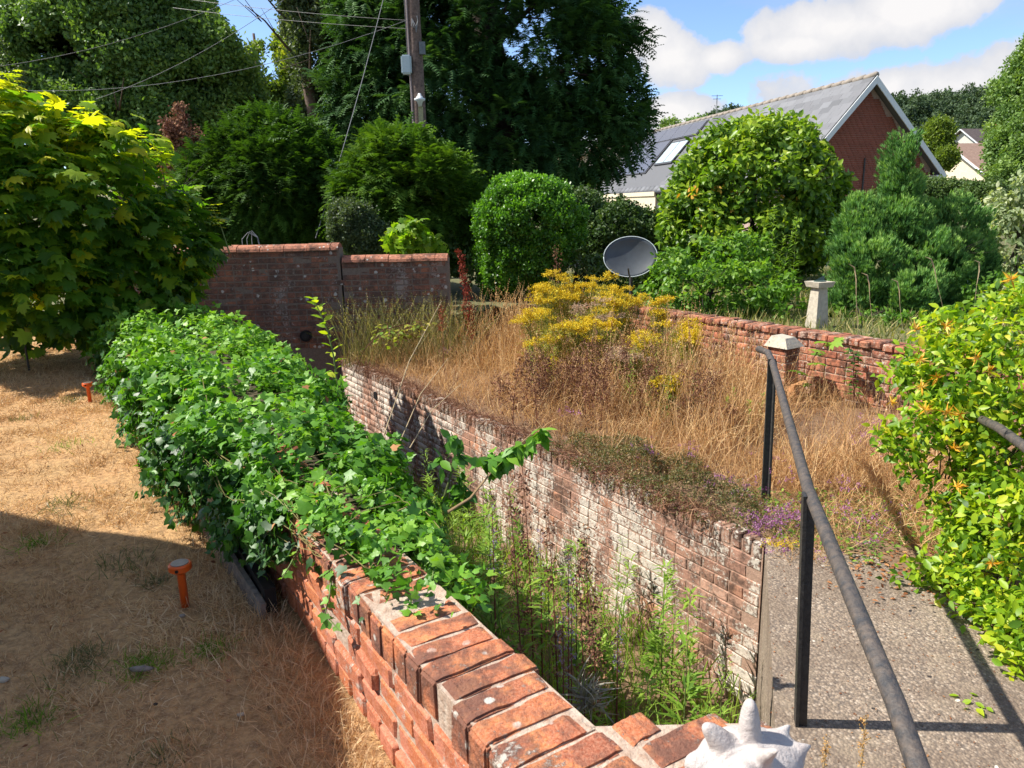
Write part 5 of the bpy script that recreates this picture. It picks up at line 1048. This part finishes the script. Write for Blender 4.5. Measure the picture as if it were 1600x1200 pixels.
# green weed tufts on the lawn
for i, (px, py, nn, s_) in enumerate([(195, 885, 90, .07), (225, 1040, 120, .05), (120, 1045, 120, .06), (40, 1130, 120, .05), (105, 628, 120, .07), (60, 850, 40, .05), (240, 910, 40, .03), (330, 1015, 70, .04), (35, 656, 50, .05), (330, 615, 50, .06), (255, 1180, 60, .05), (470, 890, 40, .05), (100, 790, 60, .08), (100, 700, 50, .08), (130, 1025, 60, .04)]):
    where = ['just left of the near orange stake', 'in the middle of the shaded lawn', 'left of the middle tuft, by the long wood chip', 'by the bottom left corner', 'in the sun left of the far orange stake', 'on the edge of the shadow at the left', 'tiny, just behind the near orange stake', 'between the near stake and the brick wall', 'small, near the left edge in the sun', 'in the sun close beside the far end of the ivy', 'at the bottom of the picture', 'close to the foot of the bare brick wall', 'large and thin, just beyond the shadow edge', 'thin, in the middle of the sunlit lawn', 'small, at the left of the shaded lawn'][i]
    c = atz(px, py, LZ); n = nn*2; P2 = c[:2] + rg.normal(size=(n, 2))*s_*.9; P = np.concatenate([P2, np.full((n, 1), LZ-.005)], 1); Y = np.array([0, 0, .9])+rvec(rg, n)*.9
    o = link('grass_tuft', scatter('grass_tuft', [blade(b_, .03, 3) for b_ in (.5, 1.2)], P, Y, rvec(rg, n), rg.uniform(.025, .06, n)*(1.3 if py < 900 else 1), np.clip(.35+.25*rg.normal(size=n), 0, 1), rg), green_grass if i % 2 else leafmat('dull_green%d' % i, [(0, (.10, .12, .05)), (1, (.28, .26, .13))], .3)); tag(o, 'green tuft in the lawn, ' + where, 'grass tuft', 'green tufts in the dry lawn', 'stuff' if False else None)
n = 900; P2 = np.stack([rg.uniform(.8, 2.1, n), rg.uniform(1.9, 4.0, n)], 1); kp = P2[:, 0] > .9+.33*(P2[:, 1]-2.4)+.03; P2 = P2[kp]; n = len(P2); P = np.concatenate([P2, np.full((n, 1), .004)], 1)
o = link('path_grit', scatter('path_grit', [clump(rg, 3, .3, .6, .5) for _ in range(3)]+OVATE, P, rvec(rg, n)*np.array([1, 1, .1]), np.array([0, 0, 1.])+rvec(rg, n)*.3, rg.uniform(.004, .014, n), rg.uniform(0, 1, n), rg), litter_m); tag(o, 'fine brown grit and leaf scraps strewn over the concrete path', 'leaf litter', None, 'stuff')
n = 500; P2 = np.stack([rg.uniform(-4.5, -.5, n), rg.uniform(1.6, 7, n)], 1); P2 = P2[((P2-W0) @ nW) < -.05]; n = len(P2); P = np.concatenate([P2, np.full((n, 1), LZ+.02)], 1)
o = link('lawn_litter', scatter('lawn_litter', OVATE, P, rvec(rg, n)*np.array([1, 1, .2]), np.array([0, 0, 1.])+rvec(rg, n)*.5, rg.uniform(.008, .03, n), rg.uniform(0, 1, n), rg), litter_m); tag(o, 'small brown leaf scraps scattered over the dry lawn', 'leaf litter', None, 'stuff')
# leaves fallen on the path, loose climber runner
for i, (px, py) in enumerate([(1520, 1095), (1535, 1105), (1580, 1050), (1590, 1055)]):
    c = atz(px, py, .012); n = 5; P = np.tile(c, (n, 1))+rg.normal(size=(n, 3))*np.array([.02, .02, .003]); o = link('fallen_sprig', scatter('fallen_sprig', OVATE, P, rvec(rg, n)*np.array([1, 1, .3]), np.array([0, 0, 1.])+rvec(rg, n)*.5, rg.uniform(.03, .045, n), rg.uniform(.4, .8, n), rg), leaf_honey); tag(o, 'little green leafy sprig lying on the concrete path', 'leaf', 'green sprigs on the path')
# rusty seed stems at the bottom right, in front of the rail
for i, (px, py, Yd) in enumerate([(1352, 1130, 1.5), (1424, 1140, 1.35), (1290, 1165, 1.6)]):
    c = at(px, py, Yd); spike((c[0], c[1], .35), c[2]-.35+.02, 'thin brown seed stem standing in front of the rail at the bottom right', 'seed_stem', leafmat('ochre_seed%d' % i, [(0, (.40, .20, .06)), (1, (.60, .36, .12))], .2), 'plant', 34, 'seed stems before the rail', (0, 0), m_straw_st, .009, .35, .004)

# ------------------------------------------------------------------ sundial, dish, pole
sd = at(1276, 505, 8.35); e = empty('sundial', (float(sd[0]), float(sd[1]), LZ), 0, 'pale stone sundial pedestal with a square top on the garden side of the orange wall', 'sundial')
zb = LZ-.02; zt = at(1271, 440, 8.35)[2]
def frust(c, r0, r1, z0, z1, rz=.35):
    a = Acc(); R3 = Matrix.Rotation(rz, 3, 'Z')
    for r_, z_ in ((r0, z0), (r1, z1)):
        for sx, sy in ((-1,-1),(1,-1),(1,1),(-1,1)): a.V.append(Vector((c[0], c[1], z_)) + R3 @ Vector((sx*r_, sy*r_, 0)))
    a.F = [[0,3,2,1],[4,5,6,7],[0,1,5,4],[1,2,6,5],[2,3,7,6],[3,0,4,7]]; return a
plink('pedestal', frust(sd, .088, .060, zb, zt-.06).make('pedestal'), m_stone, e)
plink('slab', frust(sd, .098, .116, zt-.06, zt).make('slab'), m_stone, e)
a = Acc().lathe([(.065, zt+.001), (.065, zt+.008)], (sd[0], sd[1], 0), 20); a.poly([(sd[0]-.06, sd[1], zt+.009), (sd[0]+.05, sd[1], zt+.009), (sd[0]+.05, sd[1]+.002, zt+.07)]); plink('dial_plate', a.make('dial_plate'), plain('dull_green_bronze', (.09, .14, .12), .5), e)

dc = at(985, 401, 10.25); e = empty('satellite_dish', (float(dc[0]), float(dc[1]), LZ), 0, 'dark grey oval satellite dish on a short mast behind the ragwort', 'satellite dish')
V = []; Fc = []; n = 40; rings = 8; ax = norm(np.array([-.22, -.93, .28])); sx_ = norm(np.cross(ax, [0, 0, 1])); sy_ = np.cross(sx_, ax)
for i in range(rings+1):
    r_ = i/rings
    for j in range(n):
        th = 2*math.pi*j/n; V.append(dc + sx_*.36*r_*math.cos(th) + sy_*.275*r_*math.sin(th) - ax*.07*(1-r_*r_))
for i in range(rings):
    for j in range(n): Fc.append([i*n+j, i*n+(j+1) % n, (i+1)*n+(j+1) % n, (i+1)*n+j])
k0 = len(V); V += [v - ax*.012 for v in V]; Fc += [[q+k0 for q in f][::-1] for f in Fc[:]]; Fc += [[rings*n+j, rings*n+(j+1) % n, k0+rings*n+(j+1) % n, k0+rings*n+j] for j in range(n)]
plink('reflector', mesh('reflector', V, Fc, True), m_dish, e)
a = Acc()
for j in range(n): pass
ring = [dc + sx_*.362*math.cos(2*math.pi*j/n) + sy_*.277*math.sin(2*math.pi*j/n) for j in range(n+1)]; a.tube(ring, .006, 6); plink('rim', a.make('rim', True), m_grey, e)
a = Acc(); bk = dc - ax*.08; a.tube([bk, bk - ax*.12, (bk[0]-ax[0]*.12, bk[1]-ax[1]*.12, LZ-.05)], .025, 10); plink('mast', a.make('mast'), m_frame, e)
a = Acc(); lo_ = dc - sy_*.275; ft = dc + ax*.32 - sy_*.22; a.tube([lo_, (lo_+ft)/2 - sy_*.02, ft], .011, 8); plink('feed_arm', a.make('feed_arm'), m_frame, e)

pl = empty('telegraph_pole', tuple(at(663, 330, 15.2)), 0, 'weathered wooden telegraph pole leaning slightly, with a grey box and cables', 'pole')
pb = at(666, 380, 15.2); ptp = at(645, 0, 15.2); dirv = ptp - pb; pb2 = pb - dirv*.12; pt2 = ptp + dirv*.6
a = Acc(); k = 12; a.tube([pb2 + (pt2-pb2)*i/k + rg.normal(size=3)*.004 for i in range(k+1)], [.150-.04*i/k for i in range(k+1)], 14); plink('shaft', a.make('shaft', True), m_wood, pl)
def onp(py, dx=0, dy=-.16): q = pb + dirv*((380-py)/380); return q + np.array([dx, dy, 0])
a = Acc(); a.tube([onp(y_, -.115, -.09) for y_ in (420, 300, 200, 90, 0, -200)], .02, 6); mcd = plain('pinkish_conduit', (.34, .27, .26), .6); plink('conduit', a.make('conduit'), mcd, pl); a = Acc(); a.tube([onp(y_, .11, -.10) for y_ in (380, 280, 215)], .035, 8); plink('conduit', a.make('conduit'), mcd, pl)
a = Acc(); a.tube([onp(y_, -.15, -.05) for y_ in (84, 40, -10, -100)], .012, 6); plink('riser_cable', a.make('riser_cable'), m_cable, pl)
bx = bmesh.new(); bmesh.ops.create_cube(bx, size=1); 
for v in bx.verts: v.co = Vector((v.co.x*.19, v.co.y*.13, v.co.z*.34))
bmesh.ops.bevel(bx, geom=bx.edges[:], offset=.025, segments=2, affect='EDGES'); o = plink('junction_box', bm_mesh('junction_box', bx), m_grey, pl); o.matrix_basis = Matrix.Translation(tuple(onp(98, -.17, -.16)))
a = Acc(); a.box(onp(73, .14, -.1), (.11, .08, .22)); plink('small_grey_box', a.make('small_grey_box'), plain('lead_grey', (.16, .18, .19), .6), pl)
a = Acc(); c = onp(150, .05, -.2); a.lathe([(.03, -.14), (.055, -.05), (.10, -.03), (.105, .0), (.06, .02), (.055, .045), (.035, .05), (.03, .09), (.005, .1)], c, 16); plink('insulator', a.make('insulator', True), m_white, pl)
a = Acc(); a.box(onp(178, .05, -.165), (.09, .02, .38)); plink('yellow_plate', a.make('yellow_plate'), plain('faded_plate', (.42, .38, .20), .7), pl)
a = Acc()
for q in range(3): a.tube([onp(30, -.02, -.16), onp(42, -.03+.04*q, -.2), onp(45+3*q, .05, -.2), onp(34, .09, -.17), onp(26, .08, -.16)], .008, 5)
plink('cable_loop', a.make('cable_loop'), m_wirel, pl)
def cable(p, q, sag, label, r=.009, mat=m_cable):
    a = Acc(); p = np.array(p); q = np.array(q); a.tube([p + (q-p)*t_ - np.array([0, 0, sag*4*t_*(1-t_)]) for t_ in np.linspace(0, 1, 16)], r, 5); o = link('cable', a.make('cable'), mat); tag(o, label, 'cable')
cable(at(600, -6, 14.6), at(493, 372, 12.2), .1, 'pale stay wire slanting down from the pole to behind the wall', .007, m_wirel)
cable(onp(32, -.1), at(-60, 135, 17), .5, 'overhead cable running left from the middle of the pole across the broadleaf tree', .005, m_wirel)
cable(at(520, -60, 16), at(150, 155, 16), .25, 'thin overhead cable slanting down across the big broadleaf tree', .005, m_wirel)
cable(at(420, -25, 15), at(-60, 110, 15), .25, 'thin overhead cable high at the upper left', .004, m_wirel)
cable(at(280, -3, 19), at(640, 32, 17), .05, 'overhead wire against the blue gap, upper one', .005)
cable(at(270, 12, 19), at(640, 45, 17), .05, 'overhead wire against the blue gap, lower one', .005)

# feeder and iron hoop
c = at(65, 380, 6.75); e = empty('bird_feeder', tuple(map(float, c)), 0, 'small dull lantern-shaped bird feeder hanging in the maple bush', 'bird feeder'); mf = plain('dull_feeder', (.16, .13, .09), .6)
a = Acc().lathe([(.052, -.06), (.05, .04)], c, 14); plink('body', a.make('body', True), mf, e)
a = Acc().lathe([(.068, .042), (.03, .075), (.008, .085), (.003, .12)], c, 14); plink('roof', a.make('roof', True), m_plank, e)
a = Acc().lathe([(.066, -.07), (.066, -.06)], c, 14); plink('tray', a.make('tray'), mf, e)
a = Acc(); a.tube([(c[0], c[1], c[2]+.12), (c[0], c[1]+.02, c[2]+.22)], .002, 4); plink('hanger', a.make('hanger'), m_cable, e)
c = at(22, 443, 6.75); a = Acc().lathe([(.03, -.05), (.085, -.02), (.10, .01), (.09, .008), (.05, -.01)], c, 20); o = link('bird_bath', a.make('bird_bath', True), plain('grey_metal_dish', (.30, .32, .30), .5)); tag(o, 'shallow grey dish on a thin stand half hidden in the maple bush', 'bird bath')
a = Acc().tube([(c[0], c[1], c[2]-.05), (c[0], c[1], LZ-.05)], .01, 6); plink('stand', a.make('stand'), m_frame, o)
b = at(392, 385, 10.4); hoop = empty('plant_support', tuple(map(float, b)), 0, 'curved iron plant support standing just behind the taller dark wall', 'plant support')
for k in range(3): a = Acc(); a.tube([b + np.array([-.12+.05*k, .05*k, -.3]), b + np.array([-.11+.05*k, .05*k, .10]), b + np.array([-.02+.02*k, .02*k, .19+.01*k]), b + np.array([.10, .01*k, .12]), b + np.array([.13, .02*k, -.1])], .006, 5); plink('hoop', a.make('hoop'), m_wirel, hoop)

# ------------------------------------------------------------------ bungalow
rg = R(140)
A = at(1363, 119, 28.0); hd = norm(np.array([-.20, .98, 0.])); gx = np.array([hd[1], -hd[0], 0.])       # ridge runs along hd, gable along gx
zR = A[2]; RL = 22.0
zE = at(1470, 272, 28.5)[2]; half = 0
# right eave: where the ray at px 1470 meets the gable plane
def meet(px, py):
    d = _fw + _R*(px-800)/F + _U*(600-py)/F; o = np.array([0, 0, HC]); nrm_ = hd; t_ = ((A-o) @ nrm_)/(d @ nrm_); return o + d*t_
ER = meet(1470, 272); wR = float((ER-A) @ gx); zE = float(ER[2]); pL = meet(1281, 217); slL = float((A[2]-pL[2])/((A-pL) @ gx)); wL = (zR-zE+.25)/slL
H = empty('bungalow', (float(A[0]), float(A[1]), 0), 0, 'red brick bungalow with a long grey slate roof, white gable trim and solar panels', 'house')
def hp(g, l, z): q = A + gx*g + hd*l; return Vector((float(q[0]), float(q[1]), float(z)))
zEL = zR - wL*slL; slR = (zR-zE)/wR; th = .16
# gable wall (solid house body)
a = Acc(); ins = .35
pts = lambda l: [hp(-wL+ins, l, -1.5), hp(wR-ins, l, -1.5), hp(wR-ins, l, zE+slR*ins-th-.02), hp(0, l, zR-th-.05), hp(-wL+ins, l, zEL+slL*ins-th-.02)]
p0, p1_ = pts(.12), pts(RL-.1); a.V = p0 + p1_; a.F = [[0,1,2,3,4][::-1], [5,6,7,8,9]] + [[i, (i+1) % 5, 5+(i+1) % 5, 5+i] for i in range(5)]
plink('wall_core', a.make('wall_core'), m_mortar_h, H)
# gable bricks: 300 largest-looking as parts, rest joined
hb = [brick_mesh('house_brick%d' % i, (.215, .03, .065), i+90, .0006, .002) for i in range(3)]
gang = math.atan2(gx[1], gx[0]); gi = []; rr = random.Random(5); z = zR-.55; k = 0
while z > .6:
    gl = -min((zR-th-.25-z)/slL, wL-ins) ; gr = min((zR-th-.25-z)/slR, wR-ins); x = gl + (.1125 if k % 2 else .01)
    while x < gr-.1:
        gi.append((rr.choice(hb), Matrix.Translation(hp(x+.1075, .112, z)) @ Matrix.Rotation(gang, 4, 'Z'))); x += .225
    z -= .075; k += 1
lay(H, gi, m_house, 299, 'brick')
# roof slabs
def slope(side):
    wd, zz = (-wL, zEL) if side < 0 else (wR, zE); a = Acc(); q = [hp(0, -.25, zR), hp(wd, -.25, zz), hp(wd, RL, zz), hp(0, RL, zR)]; dn = Vector((0, 0, -th)); a.V = q + [v+dn for v in q]; a.F = [[0,1,2,3],[7,6,5,4],[0,4,5,1],[1,5,6,2],[2,6,7,3],[3,7,4,0]]; return a
plink('roof_slab', slope(-1).make('roof_slab'), m_slate, H); plink('roof_slab', slope(1).make('roof_slab'), m_slate, H)
# slates on the left slope
slen = math.hypot(wL, zR-zEL); tl = Vector(hp(-wL, 0, zEL) - hp(0, 0, zR)).normalized(); hdv = Vector(tuple(map(float, hd))); nrm = hdv.cross(tl).normalized(); nrm = nrm if nrm.z > 0 else -nrm
rot = Matrix((hdv, tl, nrm)).transposed().to_4x4()
sm = []
for i in range(3):
    a = Acc(); a.box((0, 0, 0), (.592, .33, .012)); sm.append(a.make('slate%d' % i))
a = Acc(); a.box((0, 0, 0), (.292, .33, .012)); half_sl = a.make('half_slate')
ro = []; ny = int(slen/.30); 
for j in range(ny):
    for i in range(int(RL/.6)):
        l = .05 + .6*i + (.3 if j % 2 else 0)
        if i == 0 and j % 2: ro.append((half_sl, Matrix.Translation(hp(0, -.1, zR) + tl*(.18+.3*j) + nrm*.018) @ rot @ Matrix.Rotation(-.03, 4, 'X')))
        if l > 11.5 and .12*ny < j < .9*ny and l < 21: continue
        p = hp(0, l, zR) + tl*(.18+.3*j) + nrm*(.014+.004)
        ro.append((rr.choice(sm), Matrix.Translation(p) @ rot @ Matrix.Rotation(-.03, 4, 'X')))
lay(H, ro, m_slate, 299, 'slate', 'far_slates')
a = Acc(); n = 36
for i in range(n):
    l0 = -.25 + (RL+.25)*i/n; a2 = Acc(); a2.tube([hp(0, l0+.01, zR+.02), hp(0, l0+(RL+.25)/n-.01, zR-.01)], .10, 8); plink('ridge_tile', a2.make('ridge_tile', True), m_ridge, H)
# barge boards
def board(side):
    wd, zz = (-wL, zEL) if side < 0 else (wR, zE); a = Acc(); d = (hp(wd, 0, zz) - hp(0, 0, zR)).normalized(); L_ = (hp(wd, 0, zz) - hp(0, 0, zR)).length; up = Vector((0, 0, 1)); b0 = [hp(0, -.29, zR-.02), hp(wd, -.29, zz-.02), hp(wd, -.29, zz-.27), hp(0, -.29, zR-.29)]; b1 = [v + hdv*.04 for v in b0]; a.V = b0 + b1; a.F = [[0,1,2,3],[7,6,5,4],[0,4,5,1],[1,5,6,2],[2,6,7,3],[3,7,4,0]]; return a.make('bargeboard')
plink('bargeboard', board(-1), m_white, H); plink('bargeboard', board(1), m_white, H)
a = Acc(); a.box(hp(wR-.2, -.02, zE-.22), (.42, .5, .36), gang); plink('box_end', a.make('box_end'), m_white, H)
a = Acc(); a.tube([hp(wR*.0+.05, .08, zE+.6), hp(.05, .08, zE-.6)], .03, 6); plink('cable_pipe', a.make('cable_pipe'), m_frame, H)
a = Acc(); a.tube([hp(-wL-.05, -.25, zEL-.05), hp(-wL-.05, RL, zEL-.05)], .06, 8); plink('gutter', a.make('gutter'), m_frame, H)
# solar array and roof window
def onroof(px, py):
    d = _fw + _R*(px-800)/F + _U*(600-py)/F; o = np.array([0, 0, HC]); n_ = np.array(nrm); q = np.array(hp(0, 0, zR)); t_ = ((q-o) @ n_)/(d @ n_); X = o+d*t_ - q; return float(X @ np.array(hdv)), float(X @ np.array(tl))
def rbox(l0, l1, s0, s1, t0, t1):
    a = Acc(); c = hp(0, (l0+l1)/2, zR) + tl*((s0+s1)/2) + nrm*((t0+t1)/2); a.box(c, (abs(l1-l0), abs(s1-s0), t1-t0), rot=rot.to_3x3()); return a
plink('panel_frame', rbox(12.2, 20.6, .22, 1.22, .03, .06).make('panel_frame'), m_frame, H)
plink('panel_frame', rbox(15.15, 20.6, 1.23, 3.55, .03, .06).make('panel_frame'), m_frame, H)
for i in range(5): plink('solar_panel', rbox(12.3+1.66*i, 12.3+1.66*i+1.63, .28, 1.16, .065, .085).make('solar_panel'), m_panel, H)
for i in range(3):
    for j in range(2): plink('solar_panel', rbox(15.3+1.76*i, 15.3+1.76*i+1.73, 1.26+1.13*j, 1.26+1.13*j+1.1, .065, .085).make('solar_panel'), m_panel, H)
wn = plink('roof_window', rbox(12.45, 14.75, 1.45, 3.05, .03, .09).make('roof_window'), m_frame, H)
for i in range(2): plink('pane', rbox(12.55+1.09*i, 12.55+1.09*i+1.0, 1.56, 2.94, .092, .102).make('pane'), m_glass, wn)
plink('roof_vent', rbox(6.3, 6.7, 1.1, 1.35, .03, .10).make('roof_vent'), m_frame, H)
a = Acc(); q = hp(0, 11.8, zR); a.tube([q, q+Vector((0, 0, 1.0))], .02, 5); plink('aerial_mast', a.make('aerial_mast'), m_wirel, H)
for dz, wd in ((.95, .28), (.8, .2)): a = Acc(); a.tube([q+Vector((-wd, 0, dz)), q+Vector((wd, 0, dz))], .014, 4); plink('aerial_rod', a.make('aerial_rod'), m_wirel, H)
# lower cream-walled wing and brick wall at the far left of the roof
def hbox(g0, g1, l0, l1, z0, z1):
    a = Acc(); a.box(hp((g0+g1)/2, (l0+l1)/2, (z0+z1)/2), (g1-g0, l1-l0, z1-z0), gang); return a
plink('fascia', hbox(-wL-.12, -wL-.02, 11.5, 22, zEL-.24, zEL-.03).make('fascia'), m_render, H)
plink('cream_wall', hbox(-wL-.05, -wL+.34, 11.5, 21.8, zEL-1.0, zEL-.25).make('cream_wall'), m_render, H)
plink('porch_wall', hbox(-wL-.04, -wL+.345, 11.4, 14.5, -1.5, zEL-1.02).make('porch_wall'), m_right, H)
plink('dark_door', hbox(-wL-.02, -wL+.3, 10.2, 11.38, -1.5, zEL-.6).make('dark_door'), m_frame, H)

# neighbours far off on the right and left
def nhouse(name, label, c, rz, wd, ln, hw, hr_, mw, mr, chim=None):
    e = empty(name, tuple(map(float, c)), rz, label, 'house'); w2, l2 = wd/2, ln/2
    a = Acc(); a.V = [Vector(v) for v in ((-l2, -w2, -8), (l2, -w2, -8), (l2, w2, -8), (-l2, w2, -8), (-l2, -w2, hw), (l2, -w2, hw), (l2, w2, hw), (-l2, w2, hw), (-l2, 0, hw+hr_-.15), (l2, 0, hw+hr_-.15))]
    a.F = [[0,1,5,4],[2,3,7,6],[1,2,6,9,5],[3,0,4,8,7]]; link('wall', a.make('wall'), mw, e)
    a = Acc(); o_ = .4; th_ = .2
    for sy in (-1, 1):
        q = [Vector((-l2-o_, 0, hw+hr_)), Vector((l2+o_, 0, hw+hr_)), Vector((l2+o_, sy*(w2+o_), hw-.2)), Vector((-l2-o_, sy*(w2+o_), hw-.2))]; b = len(a.V); a.V += q + [v-Vector((0, 0, th_)) for v in q]; a.F += [[b+i for i in f] for f in ([0,1,2,3],[7,6,5,4],[0,4,5,1],[1,5,6,2],[2,6,7,3],[3,7,4,0])]
    rf = link('roof', a.make('roof'), mr, e); rf['kind'] = 'stuff'
    a = Acc()
    for sy in (-1, 1):
        d = Vector((0, sy*(w2+o_), -hr_-.2)); R3 = d.to_track_quat('Z', 'Y').to_matrix(); m0 = Vector((-l2-o_-.03, 0, hw+hr_-.1)) + d/2; b = Acc(); 
        a = Acc(); a.box(m0, (.06, .3, d.length), rot=R3 @ Matrix.Rotation(math.pi/2, 3, 'Z')); link('bargeboard', a.make('bargeboard'), m_white, e)
    if chim is not None:
        a = Acc(); a.box((chim, 0, hw+hr_+.4), (.9, .7, 1.6)); link('chimney', a.make('chimney'), m_house, e)
    for k in range(2): a = Acc(); a.box((-l2+ln*(.3+.4*k), -w2-.02, hw-1.3), (1.2, .08, 1.1)); wf = link('window', a.make('window'), m_white, e); a = Acc(); a.box((-l2+ln*(.3+.4*k), -w2-.07, hw-1.3), (1.0, .03, .9)); link('pane', a.make('pane'), m_glass, wf)
    return e
dark_tile = plain('dark_brown_tile', (.11, .085, .08), .9, bump=.4, scale=3)
nb = at(1497, 205, 95); nhouse('house', 'distant pale-walled house with a dark tiled roof and one brick chimney below the wooded hill', (nb[0]+4.2, nb[1], nb[2]-4.6), rad(14), 7, 8.5, 2.4, 2.4, plain('pale_render', (.55, .54, .48), .9), dark_tile, 1.0)
nb = at(1528, 222, 62); nhouse('house', 'brown tiled roof of a low house beside the right edge tree', (nb[0]+3.2, nb[1], nb[2]-3.9), rad(6), 8, 11, 1.6, 2.2, m_render, m_tileb)
nb = at(996, 220, 60); nhouse('house', 'mottled terracotta pantile roof peeping out between the yew and the slate roof', (nb[0]-1.2, nb[1], nb[2]-3.6), rad(70), 8, 8, 1.2, 2.6, m_render, m_tilep)
# wooded hill
a = Acc(); V = []; nx, ny = 60, 14
def hillz(x, y): f = min(max((y-110)/110, 0), 1); f = f*f*(3-2*f); return -1.5 + f*np.interp(x, [-260, -100, 0, 90, 130, 220, 420], [14, 16, 22, 28, 31, 29, 22])*.86
for j in range(ny):
    for i in range(nx): x = -300+800*i/(nx-1); y = 100+22*j; V.append((x, y, hillz(x, y)-1.7))
Fc = [[j*nx+i, j*nx+i+1, (j+1)*nx+i+1, (j+1)*nx+i] for j in range(ny-1) for i in range(nx-1)]
hl = link('hill', mesh('hill', V, Fc, True), m_garden); hl['kind'] = 'structure'
rg = R(150); cents = []
while len(cents) < 620:
    x = rg.uniform(20, 260); y = rg.uniform(112, 235)
    if abs(x/y) > .95 or x/y < .25: continue
    cents.append((np.array([x, y, hillz(x, y)+1.2]), tuple(np.array([3.4, 3.4, 3.6])*rg.uniform(.7, 1.35))))
fo = crown('hill_wood', cents, 11000, 1.0, 9, CLUMP, 1.15, leaf_hill, rg, None, shell=(.8, 1.05), zmin=-1, young=.9); tag(fo, 'mixed green wood covering the far hill at the right', 'wood', None, 'stuff')

# house wing guessed from the lawn shadow, added out of view to cast it
wing = empty('shading_wing', (-4.6, 0, LZ), 0, 'flat-roofed cream-rendered wing guessed and added left of the terrace, out of view, to shade the lawn', 'house')
plink('wall', prism([(-8.0, 4.45), (-3.35, 2.66), (-3.0, 1.9), (-2.9, 1.3), (-2.9, -3.2), (-8, -3.2)], -.2, 2.92).make('wall'), m_render, wing)  # pale finish picked to bounce light onto the shaded lawn
plink('roof', prism([(-8.3, 4.97), (-3.13, 2.95), (-2.80, 2.15), (-2.62, 1.55), (-2.62, -3.4), (-8.3, -3.4)], 2.93, 3.05).make('roof'), m_frame, wing)  # outline is the lawn shadow shifted back towards the sun
